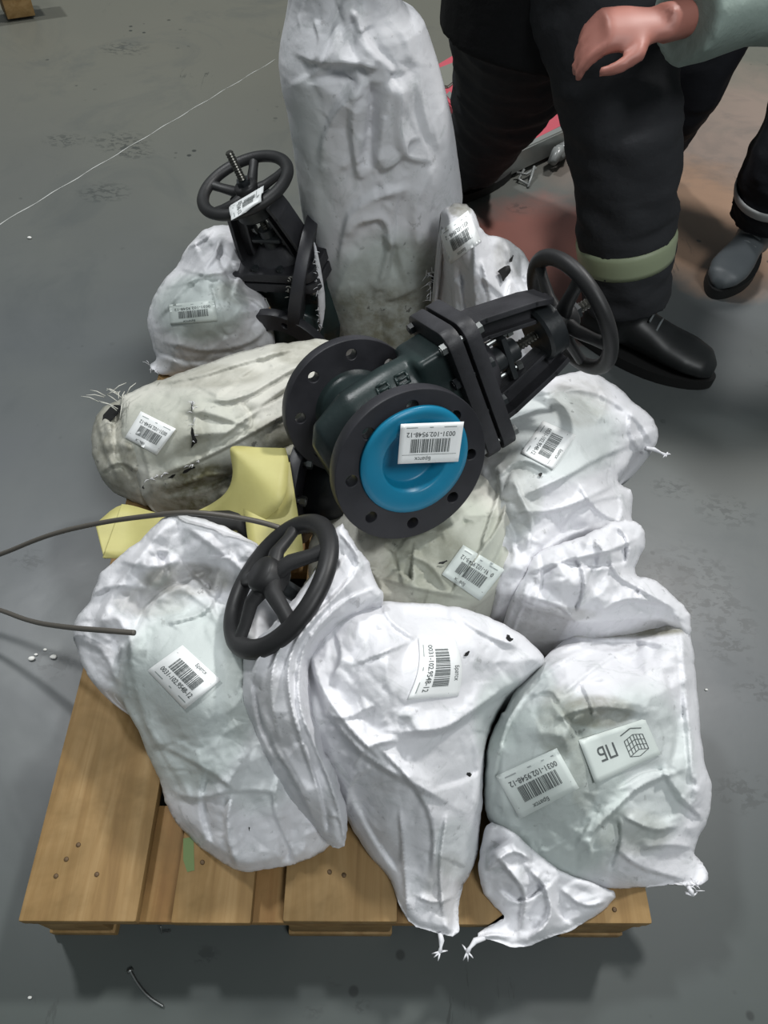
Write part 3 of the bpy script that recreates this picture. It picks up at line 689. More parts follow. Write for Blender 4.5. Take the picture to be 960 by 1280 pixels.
# ---- small left bag
b = sack_thing('b', (265, 420, .144), 'small round white sack at the back left corner with its neck bunched up')
sh_b = Shell(
 [(262,284,.39),(285,280,.39),(306,284,.38),(316,300,.37),(323,320,.355),(312,334,.345),(310,350,.335),(322,362,.33),(334,375,.315),(341,400,.285),(342,432,.24),(330,448,.215),(296,458,.20),(240,466,.185),(205,470,.16),(188,467,.15),(198,450,.17),(190,430,.195),(183,402,.225),(188,375,.255),(204,352,.29),(226,330,.325),(231,312,.345),(243,296,.365)],
 [(240,388,.345),(300,398,.325),(280,330,.385),(215,445,.225),(258,360,.365),(300,430,.26),(250,425,.285)], .148, 2.8,
 folds=[([(195,400),(230,360),(262,330),(280,300)],9,13),([(233,310),(255,300),(268,285)],6,12),([(250,318),(240,300),(262,290)],5,9),([(280,300),(272,320),(285,345),(312,345)],7,-14),([(290,325),(300,345),(292,370)],6,11),([(300,315),(318,318)],5,8),
  ([(200,425),(250,440),(310,432),(338,405)],8,10),([(195,440),(240,455),(300,448)],6,-8),([(290,365),(320,375),(338,395)],6,9),([(225,335),(260,345),(300,335)],6,8),([(262,355),(270,370),(266,385)],5,-8),([(205,360),(245,350),(272,340)],6,8)],
 crumple=((40,6),(20,4),(10,1.8)), calm=[(241,390,40,22)], round_=(16,24), seed=61, jag=1.0,
 dirt=[(262,425,75,24,.3),(300,365,35,16,.35),(250,455,60,12,.4)], clear=[(250,385,60,45,.75)])
sh_b.build('sack', b, mSack)
sticker(b, [(272,401),(213,406),(211,381),(268,374)], sh_b.surf, paper=mPaperG)
threads('loose_threads', b, [(186,455,.165),(190,462,.155),(196,468,.15)], 8, .02, mSack, None)

# ---- long left bag
c_ = sack_thing('c', (260, 550, .144), 'long dirty white sack on the left, torn along its side, above the yellow paper')
sh_c0 = Shell(
 [(150,500,.27),(180,485,.28),(215,500,.28),(230,560,.25),(215,610,.22),(180,622,.205),(152,615,.20),(130,602,.205),(117,575,.22),(112,540,.235),(122,512,.25)],
 [(165,560,.28),(150,540,.27)], .148, 3.0,
 folds=[([(122,520),(130,560),(150,600)],7,10),([(145,510),(142,560),(165,600)],7,-9),([(125,590),(150,575),(175,590)],6,8)],
 crumple=((30,6),(15,3.5),(8,1.4)), round_=(16,22), seed=71, dirt=[(150,560,70,70,.55)], jag=1.2)
sh_c0.build('sack_end', c_, mSackGrey)
sh_c = Shell(
 [(188,478,.30),(228,464,.32),(272,450,.335),(318,436,.35),(352,428,.36),(378,425,.365),(400,420,.365),(424,430,.36),(430,470,.36),(420,520,.35),(402,560,.33),(392,600,.29),(350,640,.24),(300,650,.22),(240,648,.20),(205,636,.20),(180,628,.21),(168,600,.235),(160,575,.26),(150,545,.28),(155,520,.29),(150,498,.29),(168,488,.295)],
 [(188,540,.325),(300,500,.375),(345,470,.375),(255,575,.315),(330,555,.335),(385,530,.35),(210,605,.26),(300,605,.27),(240,500,.36)], .146, 3.0,
 folds=[([(190,480),(250,470),(310,450),(380,432)],8,13),([(210,500),(280,480),(350,458),(400,440)],7,-10),([(240,505),(244,530),(240,560)],6,8),([(250,500),(300,500),(350,470),(395,445)],8,11),([(190,598),(250,575),(300,550),(360,515),(400,500)],7,14),
  ([(200,620),(260,610),(330,570),(390,545)],7,-10),([(260,560),(310,520),(370,475)],7,9),([(215,610),(270,592),(330,590)],6,9),([(175,545),(185,580),(190,615)],6,10),([(300,500),(320,525),(300,545)],6,-7),([(330,610),(370,570),(400,550)],7,8),([(290,530),(340,500),(395,470)],6,-9)],
 crumple=((55,6),(26,4.5),(12,1.8),(8,.7)), calm=[(188,541,44,38)], round_=(14,20), seed=72, jag=1.6, stretch=2.0, ang=-.42,
 dirt=[(290,615,110,40,.9),(360,560,60,40,.7),(250,470,80,16,.35),(380,440,40,18,.45),(240,545,25,40,.3)], clear=[(230,540,90,55,.35)])
sh_c.build('sack', c_, mSackGrey)
sticker(c_, [(196,569),(156,547),(176,514),(220,536)], sh_c.surf)
tear(c_, sh_c, [(240,533),(243,538),(244,546),(247,552),(242,556),(238,562),(241,552),(239,543)])
tear(c_, sh_c, [(240,500),(241,506),(240,516),(239,506)])
tear(c_, sh_c, [(177,610),(184,603),(192,600),(188,606),(180,612)])
tear(c_, sh_c, [(205,600),(214,594),(222,592),(214,598)])
tear(c_, sh_c, [(228,590),(238,584),(246,583),(237,588),(230,593)])
tear(c_, sh_c, [(131,516),(140,507),(152,505),(150,515),(140,525),(132,536),(127,528)])
threads('frayed_threads', c_, [(120,505,.30),(140,488,.31),(160,490,.31),(145,515,.30)], 16, .035, mSackGrey, None, 1.2, .0009)
threads('frayed_threads', c_, [(240,500,.372),(242,530,.36),(240,558,.35)], 14, .012, mSack, None)
threads('frayed_threads', c_, [(185,600,.27),(215,590,.30),(250,578,.32)], 16, .010, mSack, None)

# ---- tall upright bag: a lofted tube with its neck bunched at the top
a_ = empty('wrapped_valve', (.42, 1.1, .144), 'tall white sack standing upright at the back, taller than every other sack', 'wrapped valve')
rows = [(-75, 395, 455), (-62, 372, 482), (-35, 362, 498), (-10, 362, 500), (8, 360, 504), (22, 357, 528), (45, 352, 536), (72, 348, 545), (100, 352, 553), (125, 358, 560), (170, 365, 569), (215, 371, 575), (255, 376, 580), (295, 384, 572), (335, 392, 563), (375, 400, 556), (405, 406, 552), (426, 409, 551)]
rr = resample(smooth_line(rows, 1, False), 2.5, False)
NA = 250; verts = []; 
pxl = []
for k, (py, L, R) in enumerate(rr):
    cc = uny((L+R)/2, py, 1.10+.00*k); e1 = uny(L, py, 1.10); e2 = uny(R, py, 1.10); hw = np.linalg.norm(e2-e1)/2
    ax = (e2-e1)/np.linalg.norm(e2-e1); dp = min(hw*.86, .105)
    for q in range(NA):
        an = 2*math.pi*q/NA; r_ = 1.0
        verts.append(cc+ax*math.cos(an)*hw*r_+V(0, 1, 0)*math.sin(an)*dp)
verts = np.array(verts); nr = len(rr)
px_, py_ = proj(verts); Xp = np.stack([px_, py_], 1)
box = (330, -110, 600, 500)
folds_a = [([(425,20),(418,60),(400,90),(360,110)],8,12),([(455,30),(470,60),(500,85),(480,110)],8,-12),([(480,20),(510,50),(505,80)],7,12),([(515,25),(530,60),(520,110),(545,190)],8,14),([(540,60),(545,120),(560,200),(572,250)],8,9),
  ([(365,60),(395,75),(440,72),(475,85)],9,13),([(380,100),(420,95),(450,110)],7,-12),([(352,70),(356,120),(370,140)],7,10),([(490,90),(478,140),(475,190),(470,215)],10,17),([(455,105),(425,130),(405,180),(400,230)],9,14),([(465,100),(468,140),(455,200),(450,225)],8,-14),
  ([(445,120),(440,170),(452,230)],8,11),([(500,90),(495,130),(500,190),(520,200),(548,200)],8,13),([(470,215),(500,200),(505,175),(525,170)],7,9),([(548,200),(530,225),(515,260),(525,320)],8,14),([(515,235),(480,240),(440,262),(430,300),(425,340)],8,12),
  ([(430,310),(445,275),(480,270),(490,300),(480,340),(470,370)],8,11),([(410,400),(430,350),(450,310)],8,10),([(505,235),(498,290),(490,350)],7,-10),([(540,215),(535,270),(530,310)],7,9),([(370,130),(380,200),(395,300),(405,380)],8,7),([(400,180),(402,260),(405,330)],9,-7),
  ([(395,20),(405,45),(400,75)],6,10),([(375,15),(380,40),(370,60)],6,8),([(440,10),(450,40)],6,9),([(480,380),(520,360),(550,340)],7,8),([(560,130),(540,150),(548,190)],6,8)]
h_ = fold_height(Xp, [(p_, w_*1.6, a_h*.85) for p_, w_, a_h in folds_a])*1.3
for sp_, am, sd in ((48, 6, 1), (22, 3.5, 2), (11, 1.3, 3)): v_ = Tin(box, sp_, 2.2 if sp_ > 15 else 1.4, 1.35, 80+sd)(Xp); h_ = h_+v_*am*2.0
# pleats where the neck is gathered
kk = np.repeat(np.arange(nr), NA); aa = np.tile(np.arange(NA), nr)*2*np.pi/NA; pyr = rr[kk, 0]
pl = np.clip(1-np.abs(pyr-20)/90, 0, 1)
h_ = h_+pl*(np.abs(np.sin(aa*9+np.sin(pyr*.05)+.8*np.sin(pyr*.021)))-.5)*11*np.abs(np.sin(aa*2.3+pyr*.02))
cen = np.repeat(verts.reshape(nr, NA, 3).mean(1), NA, 0); nrm_ = verts-cen; nrm_ /= np.linalg.norm(nrm_, axis=1)[:, None]+1e-9
edge = np.clip(1-np.abs(nrm_@RT), .12, 1)
verts = verts+nrm_*(h_*.001*edge)[:, None]
faces = [(k*NA+q, k*NA+(q+1) % NA, (k+1)*NA+(q+1) % NA, (k+1)*NA+q) for k in range(nr-1) for q in range(NA)]
vl = [tuple(v) for v in verts]; vl += [tuple(verts[:NA].mean(0)), tuple(verts[-NA:].mean(0))]; n0 = nr*NA
faces += [(n0, (q+1) % NA, q) for q in range(NA)]+[(n0+1, (nr-1)*NA+q, (nr-1)*NA+(q+1) % NA) for q in range(NA)]
me = mesh(vl, faces); bm = bmesh.new(); bm.from_mesh(me); bmesh.ops.recalc_face_normals(bm, faces=bm.faces); bm.to_mesh(me); bm.free()
for an, blobs in (('dirt', [(480,400,110,45,.8),(540,350,25,60,.5),(500,340,60,40,.3)]), ('clear', [(490,370,90,80,.8),(385,250,30,160,.3)])):
    val = np.zeros(len(vl)); XX = np.vstack([Xp, Xp[:2]])
    for (cx, cy, rx, ry, am) in blobs:
        g = ((XX[:, 0]-cx)/rx)**2+((XX[:, 1]-cy)/ry)**2; val = np.maximum(val, am*np.clip((1.2-g)/.7, 0, 1))
    at = me.attributes.new(an, 'FLOAT', 'POINT'); at.data.foreach_set('value', val.astype(np.float32))
link('sack', me, a_, mSack)
# the torn side of the tall sack: dark gap with frayed edges, right, and the flange looking out, left
bm = bmesh.new(); P = [uny(x, y, 1.0) for x, y in ((541, 345), (545, 375), (548, 405), (556, 430))]
b_tube(bm, P, [.006, .016, .018, .02], 10, squash=(1, .5)); link('torn_opening', bm_mesh(bm), a_, mDark)
def th3(name, parent, pts, n, L, mat, r=.0007):
    bm = bmesh.new()
    for _ in range(n):
        i = random.randrange(len(pts)-1); t = random.random(); p = Vector(pts[i]).lerp(Vector(pts[i+1]), t)
        d = Vector((random.uniform(-1, 1), random.uniform(-.8, .2), random.uniform(-.7, .7))).normalized(); l = L*random.uniform(.3, 1)
        b_tube(bm, [p, p+d*l*.5, p+d*l+Vector((0, 0, -.2*l))], [r, r, r*.5], 4)
    o = link(name, bm_mesh(bm), parent, mat); o['kind'] = 'stuff'
th3('frayed_threads', a_, [uny(x, y, .985) for x, y in ((532, 345), (540, 340), (538, 370), (545, 395))], 26, .022, mSack)

# flange showing through the torn left side of the tall sack
def flange_splines(R, bore, nh, hr, pc, a0=.0): return [circ(R, 72), circ(bore, 56)]+[circ(hr, 20, (pc*math.cos(a0+2*math.pi*k/nh), pc*math.sin(a0+2*math.pi*k/nh))) for k in range(nh)]
fc = uny(383, 341, 1.05)
Xd = Vector(RT*.985+(-FW)*-.10+UP*.03).normalized(); Yd = Vector(UP).cross(Xd).normalized()*-1
def basis(x, z, c):
    x = Vector(x).normalized(); z = Vector(z); z = (z-x*z.dot(x)).normalized(); y = z.cross(x)
    return Matrix(((x.x, y.x, z.x, c[0]), (x.y, y.y, z.y, c[1]), (x.z, y.z, z.z, c[2]), (0, 0, 0, 1)))
FM = basis(Vector((0.13, .99, 0)), Vector(RT*.97+FW*.22), fc)
me = curve2d([circ(.116, 72), circ(.05, 40)], .018, .002); me.transform(FM); link('pipe_flange', me, a_, mFlange)
bm = bmesh.new(); b_tube(bm, [(0, 0, .0), (0, 0, .02), (0, 0, .04)], [.062, .056, .05], 32); me = bm_mesh(bm); me.transform(FM); link('pipe_neck', me, a_, mIron)
def rag(name, parent, pts, mat, th=.0012):
    P = smooth_line(np.array(pts, float), 1); v = [uny(x, y, Y) for x, y, Y in P]; c = sum(v)/len(v)+V(0, -.006, 0); n = len(v)
    o = link(name, mesh(v+[c], [(i, (i+1) % n, n) for i in range(n)]), parent, mat); q = o.modifiers.new('s', 'SOLIDIFY'); q.thickness = th; return o
rag('torn_edge', a_, [(361,338,1.03),(366,345,1.02),(368,362,1.01),(374,385,1.0),(384,404,.99),(394,416,.98),(396,424,.98),(388,424,.98),(376,410,.99),(365,396,1.0),(362,384,1.02),(357,376,1.03),(360,362,1.04),(356,352,1.04)], mSackGrey)
rag('torn_edge', a_, [(392,300,1.0),(396,310,.99),(402,340,.985),(407,375,.98),(404,405,.97),(398,420,.97),(399,398,.98),(396,370,.985),(397,345,.99),(393,325,1.0)], mSack)
th3('frayed_threads', a_, [uny(x, y, .965) for x, y in ((394, 312), (396, 350), (399, 385), (398, 414))], 34, .012, mSack)
th3('frayed_threads', a_, [uny(x, y, .965) for x, y in ((362, 345), (360, 365), (368, 395))], 20, .010, mSackGrey)

# ------------------------------------------------------------------ gate valves
def handwheel_mesh(R=.095, r=.0115, spokes=5, dish=-.020, a0=0.3):
    bm = bmesh.new(); b_torus(bm, R-r, r, 0, 72, 14, .85)
    b_tube(bm, [(0, 0, dish-.014), (0, 0, dish-.010), (0, 0, dish+.014), (0, 0, dish+.018)], [.020, .023, .022, .019], 24)
    for k in range(spokes):
        a = a0+2*math.pi*k/spokes; c, s = math.cos(a), math.sin(a)
        b_tube(bm, [(c*.012, s*.012, dish), (c*.035, s*.035, dish+.002), (c*.06, s*.06, dish*.45), (c*(R-r), s*(R-r), 0)], [.0135, .011, .0095, .0105], 10, True, (1.0, .72), (-s, c, 0))
    return autosharp(bm_mesh(bm), 60)
def stem_mesh(z0, z1, r=.0075, pitch=.005):
    bm = bmesh.new(); n = int((z1-z0)/(pitch/2)); b_tube(bm, [(0, 0, z0+(z1-z0)*i/n) for i in range(n+1)], [r if i % 2 else r*.78 for i in range(n+1)], 16)
    return bm_mesh(bm, False)
def bolt_mesh(c, axis, L, r=.0075, both=True):
    bm = bmesh.new(); ax = Vector(axis).normalized(); c = Vector(c)
    b_tube(bm, [c-ax*L/2, c+ax*L/2], [r*.55]*2, 10)
    for s in ((-1, 1) if both else (1,)):
        b_tube(bm, [c+ax*s*(L/2-.009), c+ax*s*(L/2-.001)], [r, r], 6)
    return bm_mesh(bm, False)
def gate_valve(name, Mx, label, cap=True, stem_out=.02, wheel_a0=.3):
    v = empty(name, Mx, label, 'valve')
    L2 = .109
    bm = bmesh.new()
    b_tube(bm, [(-L2+.012, 0, 0), (-L2+.03, 0, 0), (-.05, 0, 0), (.05, 0, 0), (L2-.035, 0, 0), (L2-.026, 0, 0)], [.062, .052, .054, .054, .052, .055], 40)
    b_tube(bm, [(0, 0, -.085), (0, 0, -.07), (0, 0, -.02), (0, 0, .04), (0, 0, .09), (0, 0, .125)], [.035, .058, .078, .080, .076, .076], 40, True, (.58, 1.0), (1, 0, 0))
    b_box(bm, (0, .0, .098), (.078, .155, .05), None, .006)
    me = remesh(bm, .0035, 3); link('valve_body', me, v, mIronGreen, world=False)
    # raised casting marks on the body
    bm = bmesh.new()
    for k, x in enumerate((-.014, .014)):
        for dy in (-.008, 0, .008): b_box(bm, (x, -.0, .0), (.016, .003, .002)) if False else None
    for s in (-1, 1):
        me = curve2d(flange_splines(.100, .060 if s > 0 else .045, 8, .0088, .080, math.pi/8), .017, .0012)
        me.transform(Matrix.Translation((s*(L2-.0095), 0, 0)) @ Matrix.Rotation(math.pi/2, 4, 'Y')); link('pipe_flange', me, v, mFlange, world=False)
    me = curve2d([circ(.070, 56), circ(.045, 40)], .003, .0006); me.transform(Matrix.Translation((-L2-.001, 0, 0)) @ Matrix.Rotation(math.pi/2, 4, 'Y')); link('raised_face', me, v, mFlange, world=False)
    def rr_(a, b, r, n=6):
        o = []
        for cx, cy, st in ((a-r, b-r, 0), (-a+r, b-r, 1), (-a+r, -b+r, 2), (a-r, -b+r, 3)):
            for k in range(n+1): t = math.pi/2*(st+k/n); o.append((cx+r*math.cos(t), cy+r*math.sin(t)))
        return o
    for z, nmx, mt in ((.124, 'bonnet_flange', mYoke), (.149, 'bonnet_cover', mYoke)):
        me = curve2d([rr_(.058, .100, .022)], .017, .0015); me.transform(Matrix.Translation((0, 0, z))); link(nmx, me, v, mt, world=False)
    me = curve2d([rr_(.048, .090, .02)], .012, 0); me.transform(Matrix.Translation((0, 0, .137))); link('gasket', me, v, mDark, world=False)
    for x in (-.047, .047):
        for y in (-.082, -.03, .03, .082): link('bolt', bolt_mesh((x, y, .1365), (0, 0, 1), .062, .0078), v, mIron if x < 0 else mSteel if abs(y) > .05 else mIron, world=False)
    # bonnet block and yoke: two ribbed arms meeting in a boss
    bm = bmesh.new(); b_tube(bm, [(0, 0, .155), (0, 0, .165), (0, 0, .185)], [.075, .055, .030], 28, True, (.62, 1), (1, 0, 0)); me = remesh(bm, .004, 2); link('bonnet', me, v, mYoke, world=False)
    for s in (-1, 1):
        bm = bmesh.new()
        P = [(0, s*.064, .152), (0, s*.060, .185), (0, s*.042, .258), (0, s*.034, .280)]
        for (wx, wy, off) in ((.010, .034, -.002), (.050, .008, .013), (.030, .006, -.016)):
            for p0, p1 in zip(P, P[1:]):
                a = Vector(p0)+Vector((0, s*off, 0)); b = Vector(p1)+Vector((0, s*off, 0)); d_ = b-a; ll = d_.length
                R = d_.to_track_quat('Z', 'X').to_matrix().to_4x4()
                xa = Vector((1, 0, 0)); za = d_.normalized(); ya = za.cross(xa); Mr = Matrix((xa, ya, za)).transposed().to_4x4()
                b_box(bm, (a+b)/2, (wx, wy, ll+.006), Mr, .0012)
        link('yoke_arm', bm_mesh(bm, False), v, mYoke, world=False)
    bm = bmesh.new(); b_tube(bm, [(0, 0, .256), (0, 0, .260), (0, 0, .284), (0, 0, .286), (0, 0, .306)], [.036, .040, .038, .023, .021], 26); link('yoke_boss', autosharp(bm_mesh(bm)), v, mIron, world=False)
    bm = bmesh.new(); b_box(bm, (0, 0, .203), (.036, .066, .009), None, .003); b_tube(bm, [(0, 0, .18), (0, 0, .222)], [.018, .016], 20); link('gland', autosharp(bm_mesh(bm)), v, mIron, world=False)
    for s in (-1, 1): link('gland_bolt', bolt_mesh((0, s*.027, .197), (0, 0, 1), .055, .007), v, mSteel, world=False)
    link('stem', stem_mesh(.18, .325+stem_out), v, mThread, world=False)
    me = handwheel_mesh(.095, .0115, 5, -.016, wheel_a0); me.transform(Matrix.Translation((0, 0, .315))); link('handwheel', me, v, mWheel, world=False)
    bm = bmesh.new(); b_tube(bm, [(0, 0, .316), (0, 0, .326)], [.013, .013], 6); link('stem_nut', bm_mesh(bm, False), v, mIron, world=False)
    if cap:
        bm = bmesh.new()   # blue plug: wide rim, sunken well, one lifted tongue
        prof = [(.0715, .0035), (.0725, .0015), (.071, .0055), (.064, .0070), (.045, .0060), (.0425, .004), (.0400, -.016), (.0370, -.0185), (0.02, -.0180)]
        n = 72; rings = []; CO = (-.009, .006)
        for r_, x in prof:
            rings.append([bm.verts.new((L2-.001+x+(.006*max(0, math.sin(2*math.pi*k/n*1-1.2))**3 if r_ > .06 else 0), CO[0]+r_*math.cos(2*math.pi*k/n), CO[1]+r_*math.sin(2*math.pi*k/n))) for k in range(n)])
        for A, B_ in zip(rings, rings[1:]):
            for k in range(n): bm.faces.new((A[k], A[(k+1) % n], B_[(k+1) % n], B_[k]))
        cv = bm.verts.new((L2-.019, CO[0], CO[1]))
        for k in range(n): bm.faces.new((rings[-1][k], rings[-1][(k+1) % n], cv))
        link('blue_cap', bm_mesh(bm), v, mBlue, world=False)
    W[v.name] = Mx
    return v
def cb(x, y, z): return Vector(RT*x+UP*y-FW*z)         # camera-oriented direction measured from the photo
C1 = (ud(500, 593, .903)+ud(450, 497, 1.076))/2
Xc = cb(.25, -.55, .79); Zc = cb(.84, .53, -.10).normalized(); Xc = (Xc-Zc*Xc.dot(Zc)).normalized()
M1 = basis(Xc, Zc, C1)
v1 = gate_valve('gate_valve', M1, 'black gate valve lying atop the heap, blue plastic cap in its flange')
def plane_surf(Mx, xoff):
    O = np.array((Mx @ Vector((xoff, 0, 0)))[:]); N_ = np.array((Mx.to_3x3() @ Vector((1, 0, 0)))[:])
    def f(X, lift):
        d = raydir(X[:, 0], X[:, 1]); t = ((O-CAM)@N_+lift)/(d@N_); return CAM+t[:, None]*d
    return f
sticker(v1, [(573,577),(497,580),(501,530),(580,527)], plane_surf(M1, .109+.0110))
# raised casting marks on the neck of the body
bm = bmesh.new(); R3 = M1.to_3x3(); Ri = R3.inverted()
bvh = BVHTree.FromObject([o for o in bpy.data.objects if o.parent == v1 and o.name.startswith('valve_body')][0], bpy.context.evaluated_depsgraph_get()) if False else None
body = [o for o in bpy.data.objects if o.parent == v1 and o.name.startswith('valve_body')][0]
bvh = BVHTree.FromPolygons([M1 @ q.co for q in body.data.vertices], [tuple(p.vertices) for p in body.data.polygons])
def on_body(x, y):
    h = bvh.ray_cast(Vector(CAM), Vector(raydir(x, y)).normalized()); return h[0], h[1]
for cx_, cy_ in ((480, 487), (503, 474)):
    for dx_, dy_, ex, ey in ((-7, 4, 7, -4), (-4, 10, 10, 2), (-10, -2, 4, -10), (-9, -1, -5, 9), (4, -9, 9, 3)):
        A, nA = on_body(cx_+dx_, cy_+dy_); B2, nB = on_body(cx_+ex, cy_+ey)
        if A is not None and B2 is not None and (A-B2).length < .04: b_tube(bm, [A+nA*.001, (A+B2)/2+(nA+nB)*.0006, B2+nB*.001], .0022, 6)
link('casting_mark', bm_mesh(bm), v1, mIronGreen)

# second valve standing behind the left sacks
C2 = ud(306, 231, 1.24)
Z2 = cb(-.28, .53, .80).normalized(); X2 = Vector((-.45, -1, 0)); X2 = (X2-Z2*X2.dot(Z2)).normalized()
M2 = basis(X2, Z2, C2-np.array(Z2[:])*.315*.92) @ Matrix.Scale(.92, 4)
v2 = gate_valve('gate_valve', M2, 'black gate valve at back left, sticker on its wheel rim, threaded stem up', cap=False, stem_out=.055, wheel_a0=.9)
def wheel_surf(X, lift):
    c = np.array((M2 @ Vector((0, 0, .315)))[:]); n_ = np.array(Z2[:]); d = raydir(X[:, 0], X[:, 1])
    t = ((c-CAM)@n_+.0118+lift)/(d@n_); P = CAM+t[:, None]*d
    r_ = np.linalg.norm((P-c)-((P-c)@n_)[:, None]*n_, axis=1); s_ = np.clip((r_-.0835)/.0135, -1, 1)
    return P-n_*((1-np.sqrt(np.clip(1-.8*s_*s_, 0, 1)))*.010)[:, None]
sticker(v2, [(328,228),(326,250),(287,272),(286,253)], wheel_surf)

# handwheel of the middle front sack
C3 = ud(349, 730, .867); Z3 = cb(-.67, .52, .53).normalized(); X3 = cb(.6, .6, .2); X3 = (X3-Z3*X3.dot(Z3)).normalized(); M3 = basis(X3, Z3, C3)
me = handwheel_mesh(.095, .0120, 5, .014, 1.0); me.transform(M3); link('handwheel', me, i_, mWheel)
bm = bmesh.new(); b_tube(bm, [(0, 0, -.10), (0, 0, -.02), (0, 0, .026)], [.010]*3, 14); b_tube(bm, [(0, 0, .018), (0, 0, .030)], [.015, .015], 6); me = bm_mesh(bm, False); me.transform(M3); link('stem', me, i_, mIron)

# dark valve mostly buried left of the bare valve: its flange on edge with two bolts
C4 = un(384, 606, .30)
M4_ = basis(Vector((.2, .9, .2)), Vector((1, -.15, .1)), C4)
v4 = empty('gate_valve', M4_, 'black flange on edge, buried between the yellow paper and the bare valve', 'valve')
me = curve2d(flange_splines(.09, .045, 8, .0088, .072), .016, .0012); link('pipe_flange', me, v4, mFlange, world=False)
bm = bmesh.new(); b_tube(bm, [(0, 0, 0), (0, 0, .10)], [.05, .05], 30); link('valve_body', bm_mesh(bm), v4, mIron, world=False)
for k in range(8): a = 2*math.pi*k/8; link('bolt', bolt_mesh((.072*math.cos(a), .072*math.sin(a), 0), (0, 0, 1), .045, .008), v4, mSteel, world=False)
W[v4.name] = M4_

# ------------------------------------------------------------------ yellow paper, cable
def ribbon(name, parent, secs, mat, th=.0008, n=6):
    """secs: pairs of edge points (px, py, z) along the strip"""
    A = resample_poly([s_[0] for s_ in secs]); B_ = resample_poly([s_[1] for s_ in secs]); vs = []; fs = []
    for a, b in zip(A, B_):
        p = un(*a); q = un(*b)
        for k in range(n+1): t = k/n; vs.append(p*(1-t)+q*t)
    for i in range(len(A)-1):
        for k in range(n): fs.append((i*(n+1)+k, i*(n+1)+k+1, (i+1)*(n+1)+k+1, (i+1)*(n+1)+k))
    o = link(name, mesh(vs, fs), parent, mat); s_ = o.modifiers.new('s', 'SOLIDIFY'); s_.thickness = th; return o
def resample_poly(P, it=2):
    P = smooth_line(np.array(P, float), it, False); return P
yp = empty('paper_wrap', un(250, 650, .30), 'crumpled yellow paper strip between the long left sack and front left sack', 'paper')
ribbon('paper_strip', yp, [((152,630,.27),(128,697,.27)),((168,632,.27),(155,698,.27)),((200,643,.29),(180,696,.28)),((235,643,.30),(225,695,.29)),((262,632,.32),(270,690,.30)),((285,615,.36),(300,660,.33)),((292,592,.385),(325,655,.35)),((288,570,.40),(350,635,.38)),((287,558,.41),(358,615,.39)),((300,557,.405),(362,580,.395)),((320,559,.40),(357,560,.395))], mYellow)
ribbon('paper_strip', yp, [((296,600,.36),(362,575,.385)),((306,640,.352),(372,640,.37)),((310,680,.35),(378,675,.36)),((320,700,.35),(380,700,.35))], mYellow)
ribbon('paper_strip', yp, [((119,655,.262),(130,698,.262)),((150,628,.265),(160,697,.262)),((175,635,.262),(175,696,.262))], mYellow)
bm = bmesh.new(); P = [un(*p) for p in ((228,650,.33),(265,652,.335),(300,650,.335),(315,668,.33))]; b_tube(bm, P, [.012, .018, .018, .01], 10, squash=(1, .6))  # solid dark tube filling the dark gap under the cable
tag(link('dark_piece', bm_mesh(bm), None, mDark), 'dark piece filling the gap under the cable by the yellow paper', 'cloth')
bm = bmesh.new()
P = resample_poly([np.append(un(*p), 0)[:3] for p in ((-160,745,.03),(-60,712,.12),(0,694,.20),(60,668,.27),(130,652,.33),(200,643,.405),(240,640,.435),(280,644,.44),(320,651,.44),(345,658,.44),(372,668,.43))], 3)
b_tube(bm, P, .0036, 10)
P = resample_poly([un(*p) for p in ((-160,735,.03),(-60,744,.10),(0,762,.16),(40,778,.22),(90,785,.30),(130,788,.352),(168,791,.368))], 3)
b_tube(bm, P, .0036, 10)
tag(link('steel_cable', bm_mesh(bm), None, mCable), 'thin grey cable looping off the left side of the picture from the front left sack', 'cable')

# ------------------------------------------------------------------ small litter on the floor
def pebble(px, py, s, name, label, cat, group, mat, z=0.0):
    bm = bmesh.new(); b_ball(bm, (0, 0, 0), s, (1, .7, .5), 8, 6)
    for v in bm.verts: v.co *= 1+.35*noise.noise(v.co*120+Vector((px, py, 0)))
    for v in bm.verts: v.co += Vector(un(px, py, z+s*.45))
    o = link(name, bm_mesh(bm), None, mat); tag(o, label, cat, group); return o
for px, py, s, lb in ((39, 823, .006, 'larger foam crumb farthest left beside the front left sack'), (66, 821, .006, 'larger foam crumb nearest the front left sack'), (56, 812, .0035, 'small foam crumb topmost of the four left of the pallet'), (45, 818, .0035, 'small foam crumb between the two larger ones left of the pallet')):
    pebble(px, py, s, 'foam_crumb', lb, 'crumb', 'foam crumbs left of the pallet', mFoam)
pebble(37, 297, .006, 'foam_crumb', 'white foam crumb alone on the grey floor at the left edge below the floor line', 'crumb', None, mFoam)
pebble(883, 862, .003, 'foam_crumb', 'tiny white crumb on the floor beside the front right sack', 'crumb', None, mFoam)
pebble(37, 1247, .003, 'foam_crumb', 'tiny white crumb in the bottom left corner of the floor', 'crumb', None, mFoam)
bm = bmesh.new(); b_tube(bm, resample_poly([un(*p) for p in ((163,1214,.004),(172,1230,.003),(186,1247,.003),(204,1258,.003))], 2), .0019, 8); b_tube(bm, [un(162, 1212, .004), un(163.5, 1215, .004)], [.0042, .0042], 8)
tag(link('bent_nail', bm_mesh(bm), None, mSteel), 'bent nail lying on the floor in front of the pallet', 'nail')
bm = bmesh.new(); b_tube(bm, [un(*p) for p in ((201,1158,.03),(202,1166,.01),(214,1164,.008))], .0009, 6)
tag(link('wire_bit', bm_mesh(bm), None, mSteel), 'tiny bent wire under the front edge of the pallet', 'wire')
